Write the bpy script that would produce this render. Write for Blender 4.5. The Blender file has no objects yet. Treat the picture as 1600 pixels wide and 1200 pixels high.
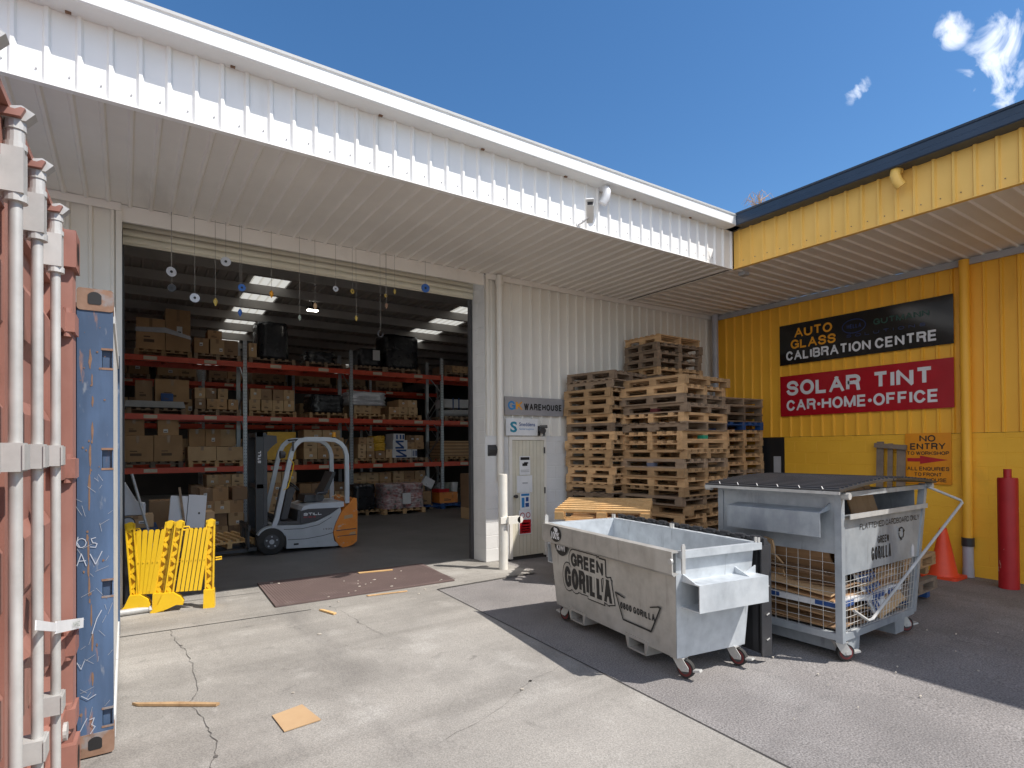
import bpy, bmesh, math, random
from mathutils import Vector, Matrix, Euler
R_ = math.radians
rnd = random.Random(7)
scene = bpy.context.scene
COL = scene.collection

# ------------------------------------------------------------------ camera
YAW, PIT, ROL = 0.590499, 0.0091006, -0.0078645
fw = Vector((math.sin(YAW)*math.cos(PIT), math.cos(YAW)*math.cos(PIT), math.sin(PIT)))
rt0 = Vector((math.cos(YAW), -math.sin(YAW), 0)); up0 = rt0.cross(fw)
rt = rt0*math.cos(ROL) + up0*math.sin(ROL); up = -rt0*math.sin(ROL) + up0*math.cos(ROL)
cam = bpy.data.cameras.new("camera"); camo = bpy.data.objects.new("camera", cam); COL.objects.link(camo)
camo.matrix_world = Matrix(((rt.x, up.x, -fw.x, 0), (rt.y, up.y, -fw.y, 0), (rt.z, up.z, -fw.z, 1.72425), (0, 0, 0, 1)))
cam.sensor_width = 36; cam.sensor_fit = 'HORIZONTAL'; cam.lens = 36*899.379/1600
cam.shift_y = 93.398/1600; cam.clip_start = 0.05; cam.clip_end = 3000
scene.camera = camo

# ------------------------------------------------------------------ sun + sky
KX, KY = 0.48, 0.585
sun_to = Vector((KX, -KY, 1)).normalized()
sl = bpy.data.lights.new("sun", 'SUN'); sl.energy = 3.7; sl.angle = R_(0.53); sl.color = (1.0, 0.955, 0.89)
so = bpy.data.objects.new("sun", sl); COL.objects.link(so)
so.rotation_euler = (-sun_to).to_track_quat('-Z', 'Y').to_euler(); so.location = (0, 0, 30)
world = bpy.data.worlds.new("World"); scene.world = world; world.use_nodes = True
wn, wl = world.node_tree.nodes, world.node_tree.links
wn.clear()
wo = wn.new('ShaderNodeOutputWorld'); bg = wn.new('ShaderNodeBackground'); bg.inputs['Strength'].default_value = 0.12
sky = wn.new('ShaderNodeTexSky'); sky.sky_type = 'NISHITA'; sky.sun_disc = False
sky.sun_elevation = math.asin(sun_to.z); sky.sun_rotation = math.atan2(sun_to.x, sun_to.y)
sky.altitude = 0; sky.air_density = 1.0; sky.dust_density = 0.3; sky.ozone_density = 3.0
hs = wn.new('ShaderNodeHueSaturation'); hs.inputs['Saturation'].default_value = 1.22; hs.inputs['Value'].default_value = 0.80
tc = wn.new('ShaderNodeTexCoord')
# wispy clouds high on the right
def wmath(op, a, b=None, clamp=False):
    n = wn.new('ShaderNodeMath'); n.operation = op; n.use_clamp = clamp
    for i, v in enumerate((a, b)):
        if v is None: continue
        if isinstance(v, (int, float)): n.inputs[i].default_value = v
        else: wl.new(v, n.inputs[i])
    return n.outputs[0]
mp = wn.new('ShaderNodeMapping'); mp.inputs['Rotation'].default_value = (0.0, R_(-35), R_(20)); mp.inputs['Scale'].default_value = (2.6, 8.0, 6.0)
wl.new(tc.outputs['Generated'], mp.inputs['Vector'])
nz = wn.new('ShaderNodeTexNoise'); nz.inputs['Scale'].default_value = 3.2; nz.inputs['Detail'].default_value = 9; nz.inputs['Roughness'].default_value = 0.58; nz.inputs['Distortion'].default_value = 0.7
wl.new(mp.outputs[0], nz.inputs['Vector'])
def region(d, r0, r1):
    vm = wn.new('ShaderNodeVectorMath'); vm.operation = 'DOT_PRODUCT'
    nrm = wn.new('ShaderNodeVectorMath'); nrm.operation = 'NORMALIZE'
    wl.new(tc.outputs['Generated'], nrm.inputs[0]); wl.new(nrm.outputs[0], vm.inputs[0]); vm.inputs[1].default_value = Vector(d).normalized()
    mr = wn.new('ShaderNodeMapRange'); mr.interpolation_type = 'SMOOTHSTEP'
    mr.inputs['From Min'].default_value = math.cos(r1); mr.inputs['From Max'].default_value = math.cos(r0)
    wl.new(vm.outputs['Value'], mr.inputs['Value']); return mr.outputs[0]
CLOUD_DIRS = []
cm = None
for d, r0, r1 in (((0.872, 0.205, 0.455), 0.035, 0.095), ((0.80, 0.372, 0.469), 0.002, 0.022), ((0.828, 0.272, 0.499), 0.002, 0.03)):
    s = region(d, r0, r1)
    cm = s if cm is None else wmath('MAXIMUM', cm, s)
thr = wmath('SUBTRACT', 0.66, wmath('MULTIPLY', cm, 0.24))
cl = wmath('MULTIPLY', wmath('SUBTRACT', nz.outputs[0], thr), 4.0, True)
cl = wmath('MULTIPLY', cl, wmath('MULTIPLY', cm, 1.0, True))
fill_bank = region((-0.72, -0.62, 0.30), 0.35, 1.15)  # unseen cloud added behind the camera to brighten the shade
nz2 = wn.new('ShaderNodeTexNoise'); nz2.inputs['Scale'].default_value = 2.4; nz2.inputs['Detail'].default_value = 7; nz2.inputs['Roughness'].default_value = 0.55
wl.new(tc.outputs['Generated'], nz2.inputs['Vector'])
bk = wmath('MULTIPLY', wmath('MULTIPLY', wmath('SUBTRACT', nz2.outputs[0], 0.39), 6.0, True), fill_bank)
cl = wmath('MAXIMUM', cl, bk)
mx = wn.new('ShaderNodeMix'); mx.data_type = 'RGBA'
wl.new(cl, mx.inputs[0]); wl.new(sky.outputs[0], hs.inputs['Color']); wl.new(hs.outputs[0], mx.inputs[6])
mx.inputs[7].default_value = (8.0, 8.2, 8.6, 1)
wl.new(mx.outputs[2], bg.inputs['Color']); wl.new(bg.outputs[0], wo.inputs['Surface'])
scene.view_settings.view_transform = 'Standard'; scene.view_settings.look = 'None'
scene.view_settings.exposure = 0.72; scene.view_settings.gamma = 1.0
cy_ = scene.cycles
cy_.max_bounces = 10; cy_.diffuse_bounces = 5; cy_.glossy_bounces = 4; cy_.transmission_bounces = 6
cy_.sample_clamp_indirect = 6.0; cy_.use_denoising = True

# ------------------------------------------------------------------ materials
MATS = {}
def mat(name, c1, c2=None, scale=4.0, rough=0.6, metal=0.0, bump=0.0, bscale=60.0, speck=0.0, sscale=150.0, spots=(), stretch=(1, 1, 1), rand=0.0, spec=0.5, detail=5.0):
    m = bpy.data.materials.new(name); m.use_nodes = True
    nt = m.node_tree; N, L = nt.nodes, nt.links
    b = N['Principled BSDF']; b.inputs['Roughness'].default_value = rough; b.inputs['Metallic'].default_value = metal
    b.inputs['Specular IOR Level'].default_value = spec
    tcn = N.new('ShaderNodeTexCoord'); oi = N.new('ShaderNodeObjectInfo')
    off = N.new('ShaderNodeVectorMath'); off.operation = 'ADD'; L.new(tcn.outputs['Object'], off.inputs[0])
    rs = N.new('ShaderNodeVectorMath'); rs.operation = 'SCALE'; rs.inputs[0].default_value = (37, 19, 53); L.new(oi.outputs['Random'], rs.inputs['Scale']); L.new(rs.outputs[0], off.inputs[1])
    vec = off.outputs[0]
    def noise(sc, st=(1, 1, 1), det=detail):
        mpn = N.new('ShaderNodeMapping'); mpn.inputs['Scale'].default_value = st; L.new(vec, mpn.inputs['Vector'])
        n = N.new('ShaderNodeTexNoise'); n.inputs['Scale'].default_value = sc; n.inputs['Detail'].default_value = det; n.inputs['Roughness'].default_value = 0.6
        L.new(mpn.outputs[0], n.inputs['Vector']); return n.outputs[0]
    def mix(f, a, c, mode='MIX'):
        n = N.new('ShaderNodeMix'); n.data_type = 'RGBA'; n.blend_type = mode
        for i, v in ((0, f), (6, a), (7, c)):
            if isinstance(v, (float, int)): n.inputs[i].default_value = v
            elif isinstance(v, tuple): n.inputs[i].default_value = (*v[:3], 1)
            else: L.new(v, n.inputs[i])
        return n.outputs[2]
    def rng(v, a, c, o0=0.0, o1=1.0):
        n = N.new('ShaderNodeMapRange'); n.inputs['From Min'].default_value = a; n.inputs['From Max'].default_value = c
        n.inputs['To Min'].default_value = o0; n.inputs['To Max'].default_value = o1; L.new(v, n.inputs['Value']); return n.outputs[0]
    if c2 is None: c2 = tuple(x*0.86 for x in c1)
    col = mix(rng(noise(scale, stretch), 0.32, 0.68), c1, c2)
    for sp in spots:
        sc, sscl, lo, hi = sp[:4]; st = sp[4] if len(sp) > 4 else (1, 1, 1); amt = sp[5] if len(sp) > 5 else 1.0
        col = mix(rng(noise(sscl, st, 6.0), lo, hi, 0.0, amt), col, sc)
    if speck:
        f = rng(noise(sscale, (1, 1, 1), 2.0), 0.25, 0.75, 1-speck, 1+speck)
        n = N.new('ShaderNodeVectorMath'); n.operation = 'SCALE'; L.new(col, n.inputs[0]); L.new(f, n.inputs['Scale']); col = n.outputs[0]
    if rand:
        n = N.new('ShaderNodeVectorMath'); n.operation = 'SCALE'; L.new(col, n.inputs[0]); L.new(rng(oi.outputs['Random'], 0, 1, 1-rand, 1+rand), n.inputs['Scale']); col = n.outputs[0]
    L.new(col, b.inputs['Base Color'])
    if bump:
        bn = N.new('ShaderNodeBump'); bn.inputs['Strength'].default_value = bump; bn.inputs['Distance'].default_value = 0.01
        L.new(noise(bscale, (1, 1, 1), 3.0), bn.inputs['Height']); L.new(bn.outputs[0], b.inputs['Normal'])
    MATS[name] = m; return m
def M(n): return MATS[n]
CRUD = (0.07, 0.06, 0.05)
mat('concrete', (0.330, 0.308, 0.278), (0.243, 0.227, 0.205), 0.9, 0.85, speck=0.34, sscale=110, bump=0.25, bscale=90, detail=8,
    spots=(((0.17, 0.157, 0.142), 0.45, 0.50, 0.80), ((0.38, 0.36, 0.33), 2.2, 0.56, 0.8), ((0.17, 0.157, 0.14), 1.1, 0.50, 0.72, (.25, 2.2, 1), 0.6), ((0.10, 0.092, 0.083), 5.0, 0.63, 0.76, (1, 1, 1), 0.6), ((0.14, 0.13, 0.12), 0.8, 0.56, 0.74, (2.2, .3, 1), 0.5), ((0.40, 0.38, 0.35), 9.0, 0.62, 0.76, (1, .3, 1), 0.4)))
mat('asphalt', (0.235, 0.218, 0.210), (0.168, 0.156, 0.151), 1.3, 0.9, speck=0.6, sscale=85, bump=0.6, bscale=85, detail=8,
    spots=(((0.31, 0.295, 0.285), 0.9, 0.52, 0.8), ((0.10, 0.098, 0.096), 3.5, 0.62, 0.75, (1, 1, 1), 0.6)))
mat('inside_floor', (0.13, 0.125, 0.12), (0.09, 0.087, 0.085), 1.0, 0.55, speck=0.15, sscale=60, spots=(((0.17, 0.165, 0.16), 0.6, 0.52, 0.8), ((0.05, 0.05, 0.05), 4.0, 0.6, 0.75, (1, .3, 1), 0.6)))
mat('joint_dark', (0.035, 0.032, 0.03), rough=0.95)
mat('white_steel', (0.86, 0.85, 0.83), (0.80, 0.79, 0.77), 1.5, 0.5, spots=(((0.50, 0.46, 0.40), 2.0, 0.60, 0.85, (1, 1, .25), 0.55),))
mat('gutter_white', (0.80, 0.80, 0.78), (0.73, 0.73, 0.71), 2.0, 0.4, spots=(((0.45, 0.42, 0.38), 3.0, 0.66, 0.85, (.5, .5, 1), 0.5),))
mat('soffit_white', (0.78, 0.745, 0.69), (0.70, 0.665, 0.615), 1.2, 0.55, spots=(((0.38, 0.34, 0.29), 1.6, 0.58, 0.85, (1, .2, 1), 0.6),))
mat('wall_white', (0.76, 0.72, 0.65), (0.69, 0.655, 0.59), 1.2, 0.6, spots=(((0.40, 0.36, 0.30), 2.0, 0.60, 0.85, (1, 1, .2), 0.5),))
mat('block_white', (0.68, 0.67, 0.65), (0.60, 0.59, 0.57), 2.0, 0.75, bump=0.25, bscale=45, spots=(((0.30, 0.28, 0.26), 3.0, 0.66, 0.8, (1, 1, .5), 0.7),))
mat('roller_cream', (0.66, 0.62, 0.50), (0.58, 0.53, 0.42), 2.0, 0.5, spots=(((0.20, 0.17, 0.12), 2.5, 0.66, 0.85, (.4, 1, 1), 0.7),))
mat('yellow_steel', (0.90, 0.47, 0.04), (0.85, 0.42, 0.03), 1.2, 0.5, spots=(((0.42, 0.20, 0.02), 2.2, 0.60, 0.85, (1, 1, .2), 0.45),))
mat('yellow_fascia', (0.86, 0.54, 0.14), (0.80, 0.49, 0.11), 1.5, 0.5, spots=(((0.45, 0.24, 0.03), 2.5, 0.62, 0.85, (1, 1, .2), 0.5),))  # paler yellow, with the wash of sky light put into the colour
mat('yellow_block', (0.88, 0.48, 0.035), (0.82, 0.43, 0.028), 1.6, 0.6, bump=0.3, bscale=40, spots=(((0.30, 0.17, 0.02), 2.0, 0.62, 0.85, (1, 1, .4), 0.45),))
mat('navy_gutter', (0.022, 0.038, 0.065), (0.03, 0.05, 0.085), 2.0, 0.35)
mat('roof_inside', (0.46, 0.43, 0.40), (0.38, 0.36, 0.33), 1.0, 0.5, metal=0.2)
mat('purlin_grey', (0.42, 0.39, 0.36), (0.34, 0.32, 0.295), 2.0, 0.5)
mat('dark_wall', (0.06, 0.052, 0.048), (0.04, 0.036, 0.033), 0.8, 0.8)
mat('galv', (0.60, 0.635, 0.66), (0.47, 0.50, 0.525), 9.0, 0.42, metal=0.3, bump=0.05, bscale=25, spots=(((0.70, 0.725, 0.74), 2.2, 0.5, 0.8), ((0.24, 0.26, 0.285), 2.2, 0.52, 0.74, (1, 1, .35), 0.6), ((0.17, 0.175, 0.18), 11.0, 0.64, 0.74, (1, 1, .12), 0.6)))
mat('galv_cage_shade', (0.40, 0.435, 0.465), (0.31, 0.34, 0.37), 8.0, 0.42, metal=0.3, spots=(((0.46, 0.49, 0.51), 2.2, 0.5, 0.8), ((0.14, 0.16, 0.20), 2.2, 0.50, 0.72, (1, 1, .35), 0.7), ((0.14, 0.145, 0.15), 11.0, 0.62, 0.74, (1, 1, .12), 0.6)))  # darker copy of galv; the cage bin's shade is put into its colour
mat('crack_grey', (0.11, 0.10, 0.092), rough=0.95)
mat('galv_front_shade', (0.47, 0.45, 0.42), (0.36, 0.345, 0.32), 7.0, 0.45, metal=0.35, spots=(((0.56, 0.55, 0.52), 2.0, 0.5, 0.8), ((0.20, 0.18, 0.15), 2.5, 0.58, 0.78, (1, 1, .25), 0.55), ((0.16, 0.14, 0.12), 12.0, 0.62, 0.74, (1, 1, .1), 0.6)))  # darker copy of galv carrying the shade on the bin's front
mat('galv_rod', (0.53, 0.52, 0.495), (0.42, 0.41, 0.39), 8.0, 0.5, metal=0.25, spots=(((0.70, 0.69, 0.66), 3.0, 0.55, 0.8, (1, 1, .3)), ((0.28, 0.24, 0.2), 4.0, 0.68, 0.8, (1, 1, .4), 0.7)))
mat('upright_steel', (0.42, 0.44, 0.46), (0.33, 0.35, 0.37), 6.0, 0.4, metal=0.5)
mat('black_metal', (0.022, 0.022, 0.024), (0.032, 0.032, 0.034), 6.0, 0.45)
mat('black_plastic', (0.030, 0.030, 0.033), (0.045, 0.045, 0.048), 3.0, 0.38, spots=(((0.12, 0.12, 0.12), 5.0, 0.62, 0.85, (1, 1, 1), 0.5),))
mat('rubber', (0.022, 0.021, 0.02), (0.035, 0.033, 0.031), 5.0, 0.85)
mat('container_red', (0.33, 0.155, 0.118), (0.25, 0.105, 0.078), 1.5, 0.55, spots=(((0.40, 0.21, 0.17), 1.3, 0.50, 0.75, (1, 1, .3)), ((0.15, 0.07, 0.045), 6.0, 0.60, 0.72, (1, 1, .35), 0.8)))
mat('container_blue', (0.058, 0.096, 0.168), (0.042, 0.072, 0.128), 1.8, 0.5, spots=(((0.10, 0.17, 0.30), 3.0, 0.55, 0.8, (1, 1, .15)), ((0.32, 0.16, 0.09), 6.0, 0.60, 0.66, (1.6, 1.6, .25), .9), ((0.25, 0.27, 0.3), 14.0, 0.62, 0.70, (1, 1, .3), 0.7)))
mat('container_side_lit', (0.62, 0.62, 0.60), (0.5, 0.5, 0.49), 4.0, 0.55, spots=(((0.05, 0.06, 0.09), 26.0, 0.66, 0.72),))  # blue side whitened to carry its sun glare; dark chips are its own
mat('rust_steel', (0.29, 0.175, 0.12), (0.20, 0.11, 0.065), 9.0, 0.75, spots=(((0.24, 0.25, 0.26), 7.0, 0.54, 0.68), ((0.11, 0.055, 0.03), 18.0, 0.6, 0.75)))
mat('rust_dark', (0.17, 0.10, 0.065), (0.24, 0.14, 0.085), 30.0, 0.85)
mat('seal_grey', (0.16, 0.155, 0.15), rough=0.7)
mat('wood_a', (0.58, 0.37, 0.19), (0.38, 0.23, 0.11), 6.0, 0.8, stretch=(3, .6, 3), rand=0.3, bump=0.15, bscale=30, spots=(((0.20, 0.13, 0.08), 5.0, 0.62, 0.8, (1, 1, 1), 0.5),))
mat('wood_b', (0.33, 0.235, 0.155), (0.20, 0.14, 0.095), 6.0, 0.85, stretch=(3, .6, 3), rand=0.32, bump=0.15, bscale=30, spots=(((0.12, 0.09, 0.07), 5.0, 0.60, 0.8, (1, 1, 1), 0.6),))
mat('wood_fresh', (0.66, 0.43, 0.20), (0.56, 0.34, 0.14), 6.0, 0.75, stretch=(.6, 3, 3), rand=0.1)
mat('wood_grey', (0.22, 0.17, 0.125), (0.15, 0.115, 0.09), 6.0, 0.9, rand=0.2)
mat('pallet_blue', (0.02, 0.085, 0.27), (0.014, 0.06, 0.19), 5.0, 0.7, spots=(((0.2, 0.15, 0.1), 6.0, 0.66, 0.75),))
mat('paint_green', (0.02, 0.34, 0.20), rough=0.6)
mat('paint_maroon', (0.10, 0.015, 0.02), rough=0.6)
mat('paint_greyblue', (0.13, 0.15, 0.22), rough=0.7)
mat('carton', (0.44, 0.265, 0.135), (0.35, 0.205, 0.10), 2.5, 0.8, rand=0.28, spots=(((0.24, 0.14, 0.08), 4.0, 0.60, 0.8, (1, 1, 1), 0.5),))
mat('carton_dark', (0.27, 0.165, 0.095), (0.22, 0.135, 0.075), 2.5, 0.8, rand=0.2)
mat('carton_pale', (0.56, 0.38, 0.21), (0.47, 0.30, 0.16), 2.5, 0.8, rand=0.12)
mat('carton_white', (0.66, 0.66, 0.67), (0.6, 0.6, 0.61), 3.0, 0.7)
mat('tape_brown', (0.30, 0.175, 0.085), rough=0.3)
mat('paper_white', (0.76, 0.76, 0.76), rough=0.7)
mat('paper_grey', (0.42, 0.42, 0.43), rough=0.7)
mat('print_black', (0.018, 0.017, 0.017), rough=0.6)
mat('print_faint', (0.12, 0.075, 0.045), rough=0.8)
mat('print_blue', (0.02, 0.07, 0.24), rough=0.6)
mat('print_white', (0.72, 0.72, 0.74), rough=0.5)
mat('beam_orange', (0.66, 0.075, 0.025), (0.56, 0.055, 0.02), 3.0, 0.4, rand=0.05, spots=(((0.3, 0.06, 0.03), 5.0, 0.66, 0.8, (.3, 1, 1), 0.6),))
mat('beam_tag', (0.62, 0.55, 0.42), rough=0.6)
mat('wrap_black', (0.014, 0.014, 0.016), (0.026, 0.026, 0.03), 5.0, 0.20, bump=1.0, bscale=14, spec=0.6)
mat('wrap_silver', (0.62, 0.62, 0.65), (0.48, 0.48, 0.52), 5.0, 0.25, bump=0.8, bscale=9, metal=0.2)
mat('sack', (0.66, 0.64, 0.63), (0.46, 0.14, 0.13), 9.0, 0.3, bump=0.5, bscale=16, rand=0.15, spots=(((0.10, 0.17, 0.14), 6.0, 0.58, 0.66),))
mat('sack_yellow', (0.70, 0.40, 0.02), (0.55, 0.30, 0.02), 6.0, 0.35, bump=0.5, bscale=14)
mat('safety_yellow', (0.80, 0.50, 0.014), (0.74, 0.44, 0.012), 3.0, 0.42, spots=(((0.42, 0.25, 0.03), 9.0, 0.64, 0.78, (1, 1, 1), 0.5),))
mat('safety_orange_dark', (0.70, 0.40, 0.012), rough=0.5)
mat('mat_brown', (0.135, 0.092, 0.084), (0.11, 0.076, 0.07), 2.0, 0.85, spots=(((0.22, 0.17, 0.15), 3.0, 0.58, 0.8), ((0.35, 0.30, 0.27), 30.0, 0.70, 0.76)))
mat('cone_orange', (0.78, 0.075, 0.022), (0.70, 0.06, 0.02), 5.0, 0.45)
mat('bollard_red', (0.42, 0.014, 0.018), (0.35, 0.010, 0.014), 4.0, 0.45, spots=(((0.55, 0.48, 0.36), 11.0, 0.645, 0.66, (1, 1, .6)),))
mat('bollard_white', (0.74, 0.72, 0.66), (0.66, 0.63, 0.56), 5.0, 0.5, spots=(((0.25, 0.2, 0.14), 12.0, 0.66, 0.74, (1, 1, .5)),))
mat('pvc_white', (0.70, 0.70, 0.71), rough=0.4)
mat('pvc_grey', (0.46, 0.46, 0.50), rough=0.4)
mat('sign_black', (0.012, 0.012, 0.013), rough=0.12)
mat('sign_red', (0.42, 0.008, 0.018), rough=0.22)
mat('sign_yellow', (0.80, 0.29, 0.008), rough=0.35)
mat('sign_grey', (0.36, 0.36, 0.38), rough=0.35, metal=0.3)
mat('letter_orange', (0.80, 0.34, 0.015), rough=0.45)
mat('letter_blue', (0.012, 0.03, 0.12), rough=0.3)
mat('letter_green', (0.012, 0.06, 0.045), rough=0.3)
mat('letter_red', (0.46, 0.012, 0.02), rough=0.4)
mat('logo_teal', (0.02, 0.25, 0.36), rough=0.4)
mat('logo_blue', (0.03, 0.22, 0.50), rough=0.4)
mat('fork_grey', (0.42, 0.44, 0.46), (0.35, 0.37, 0.39), 4.0, 0.35, spots=(((0.16, 0.16, 0.17), 5.0, 0.62, 0.75, (1, 1, 1), 0.6),))
mat('fork_silver', (0.50, 0.53, 0.57), (0.44, 0.47, 0.5), 4.0, 0.3)
mat('fork_dark', (0.045, 0.043, 0.047), (0.06, 0.058, 0.06), 5.0, 0.5)
mat('fork_orange', (0.72, 0.24, 0.03), (0.62, 0.19, 0.022), 4.0, 0.4, spots=(((0.5, 0.36, 0.26), 6.0, 0.62, 0.7, (1, 1, 2)), ((0.16, 0.07, 0.03), 8.0, 0.64, 0.75)))
mat('castor_red', (0.16, 0.02, 0.022), (0.11, 0.014, 0.014), 5.0, 0.5)
mat('chalk', (0.46, 0.49, 0.55), rough=0.9)
mat('table_blue', (0.02, 0.06, 0.16), rough=0.5)
mat('dry_grass', (0.55, 0.36, 0.20), rough=0.9)
mat('litter', (0.50, 0.45, 0.38), rough=0.8, rand=0.2)
mat('black_door', (0.016, 0.018, 0.02), rough=0.35)
mat('disc_shiny', (0.50, 0.50, 0.52), rough=0.35, metal=0.2)
mat('disc_blue', (0.03, 0.12, 0.42), rough=0.3)
mat('disc_gold', (0.50, 0.36, 0.08), rough=0.3)
mat('string', (0.30, 0.28, 0.25), rough=0.9)
mat('glass_dark', (0.02, 0.02, 0.025), rough=0.08)
mat('sage', (0.30, 0.34, 0.28), rough=0.7)
# translucent skylight sheet
sk = bpy.data.materials.new('skylight_fill'); sk.use_nodes = True
for n_ in list(sk.node_tree.nodes): sk.node_tree.nodes.remove(n_)
o_ = sk.node_tree.nodes.new('ShaderNodeOutputMaterial'); t_ = sk.node_tree.nodes.new('ShaderNodeBsdfTranslucent'); t_.inputs['Color'].default_value = (0.62, 0.60, 0.55, 1)
sk.node_tree.links.new(t_.outputs[0], o_.inputs['Surface']); MATS['skylight_fill'] = sk
sk2 = sk.copy(); sk2.name = 'skylight_dim'; MATS['skylight_dim'] = sk2
[n_ for n_ in sk2.node_tree.nodes if n_.type == 'BSDF_TRANSLUCENT'][0].inputs['Color'].default_value = (0.34, 0.325, 0.28, 1)  # darker tint dims the glow of the seen strips; unseen ones stay bright
lm = bpy.data.materials.new('lamp_lens'); lm.use_nodes = True
lm.node_tree.nodes['Principled BSDF'].inputs['Emission Color'].default_value = (1, .93, .8, 1); lm.node_tree.nodes['Principled BSDF'].inputs['Emission Strength'].default_value = 8.0
MATS['lamp_lens'] = lm

# ------------------------------------------------------------------ mesh helpers
class MB:
    def __init__(s): s.v = []; s.f = []; s.m = []; s.cur = 0; s.mats = []
    def use(s, name):
        if name not in s.mats: s.mats.append(name)
        s.cur = s.mats.index(name); return s
    def add(s, vs, fs):
        o = len(s.v); s.v += [tuple(v) for v in vs]; s.f += [tuple(i+o for i in f) for f in fs]; s.m += [s.cur]*len(fs); return s
    def box(s, x0, x1, y0, y1, z0, z1):
        return s.add([(x0,y0,z0),(x1,y0,z0),(x1,y1,z0),(x0,y1,z0),(x0,y0,z1),(x1,y0,z1),(x1,y1,z1),(x0,y1,z1)],
                     [(0,3,2,1),(4,5,6,7),(0,1,5,4),(1,2,6,5),(2,3,7,6),(3,0,4,7)])
    def bar(s, p, q, w, h=None, upv=(0, 0, 1)):
        h = w if h is None else h
        p, q = Vector(p), Vector(q); d = (q-p).normalized(); u = Vector(upv)
        if abs(d.dot(u)) > .98: u = Vector((0, 1, 0))
        a = d.cross(u).normalized()*w/2; b = a.cross(d).normalized()*h/2
        vs = [p-a-b, p+a-b, p+a+b, p-a+b, q-a-b, q+a-b, q+a+b, q-a+b]
        return s.add(vs, [(0,3,2,1),(4,5,6,7),(0,1,5,4),(1,2,6,5),(2,3,7,6),(3,0,4,7)][::1])
    def cyl(s, p, q, r, r2=None, n=14, caps=True):
        r2 = r if r2 is None else r2
        p, q = Vector(p), Vector(q); d = (q-p).normalized(); u = Vector((0, 0, 1)) if abs(d.z) < .9 else Vector((1, 0, 0))
        a = d.cross(u).normalized(); b = d.cross(a)
        vs = []
        for c, rr in ((p, r), (q, r2)):
            for i in range(n):
                t = 2*math.pi*i/n; vs.append(c+a*math.cos(t)*rr+b*math.sin(t)*rr)
        fs = [(i, (i+1) % n, n+(i+1) % n, n+i) for i in range(n)]
        if caps: fs += [tuple(range(n))[::-1], tuple(range(n, 2*n))]
        return s.add(vs, fs)
    def tube(s, pts, r, n=10):
        pts = [Vector(p) for p in pts]; rings = []
        for i, p in enumerate(pts):
            d = (pts[min(i+1, len(pts)-1)]-pts[max(i-1, 0)]).normalized()
            u = Vector((0, 0, 1)) if abs(d.z) < .9 else Vector((1, 0, 0))
            if i and rings:
                a = prev - d*prev.dot(d); a = a.normalized() if a.length > 1e-5 else d.cross(u).normalized()
            else: a = d.cross(u).normalized()
            prev = a; b = d.cross(a)
            rr = r[i] if isinstance(r, (list, tuple)) else r
            rings.append([p+a*math.cos(2*math.pi*k/n)*rr+b*math.sin(2*math.pi*k/n)*rr for k in range(n)])
        vs = [v for g_ in rings for v in g_]; fs = []
        for i in range(len(pts)-1):
            for k in range(n): fs.append((i*n+k, i*n+(k+1) % n, (i+1)*n+(k+1) % n, (i+1)*n+k))
        fs += [tuple(range(n))[::-1], tuple(range((len(pts)-1)*n, len(pts)*n))]
        return s.add(vs, fs)
    def prism(s, poly, o, u, v, n, t):     # polygon (a,b) -> o + a*u + b*v, thickness t along n
        o, u, v, n = Vector(o), Vector(u), Vector(v), Vector(n)
        k = len(poly); vs = [o+u*a+v*b for a, b in poly]+[o+u*a+v*b+n*t for a, b in poly]
        fs = [tuple(range(k))[::-1], tuple(range(k, 2*k))]+[(i, (i+1) % k, k+(i+1) % k, k+i) for i in range(k)]
        return s.add(vs, fs)
    def lathe(s, c, prof, n=24):           # profile (r,z) around vertical axis at c
        c = Vector(c); vs = []
        for r, z in prof:
            for i in range(n): t = 2*math.pi*i/n; vs.append((c.x+r*math.cos(t), c.y+r*math.sin(t), c.z+z))
        fs = []
        for j in range(len(prof)-1):
            for i in range(n): fs.append((j*n+i, j*n+(i+1) % n, (j+1)*n+(i+1) % n, (j+1)*n+i))
        fs += [tuple(range(n))[::-1], tuple(range((len(prof)-1)*n, len(prof)*n))]
        return s.add(vs, fs)
    def ribbed(s, o, u, lu, v, lv, n, pitch=0.1915, phase=0.0, rh=0.028, wb=0.052, wt=0.022, back=0.0):
        o, u, v, n = Vector(o), Vector(u), Vector(v), Vector(n)
        prof = [(0.0, 0.0)]; k = -1
        while True:
            c = phase + k*pitch; k += 1
            if c - wb/2 > lu: break
            for a, hh in ((c-wb/2, 0), (c-wt/2, rh), (c+wt/2, rh), (c+wb/2, 0)):
                if 0.0005 < a < lu-0.0005: prof.append((a, hh))
        prof.append((lu, 0.0)); m = len(prof)
        vs = [o+u*a+n*h for a, h in prof]+[o+u*a+n*h+v*lv for a, h in prof]
        fs = [(i, i+1, m+i+1, m+i) for i in range(m-1)]
        return s.add(vs, fs)
    def build(s, name, mats, parent=None, loc=None, smooth=False, recalc=True):
        me = bpy.data.meshes.new(name); me.from_pydata(s.v, [], s.f)
        names = s.mats if s.mats else ([mats] if isinstance(mats, str) else list(mats))
        for m_ in names: me.materials.append(MATS[m_])
        if s.mats: me.polygons.foreach_set('material_index', s.m)
        if recalc:
            bm = bmesh.new(); bm.from_mesh(me); bmesh.ops.recalc_face_normals(bm, faces=bm.faces[:]); bm.to_mesh(me); bm.free()
        if smooth:
            me.polygons.foreach_set('use_smooth', [True]*len(me.polygons))
            try: me.set_sharp_from_angle(angle=R_(40))
            except Exception: pass
        me.update()
        o = bpy.data.objects.new(name, me); COL.objects.link(o)
        if parent is not None: o.parent = parent
        if loc is not None: o.location = loc
        return o
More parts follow.
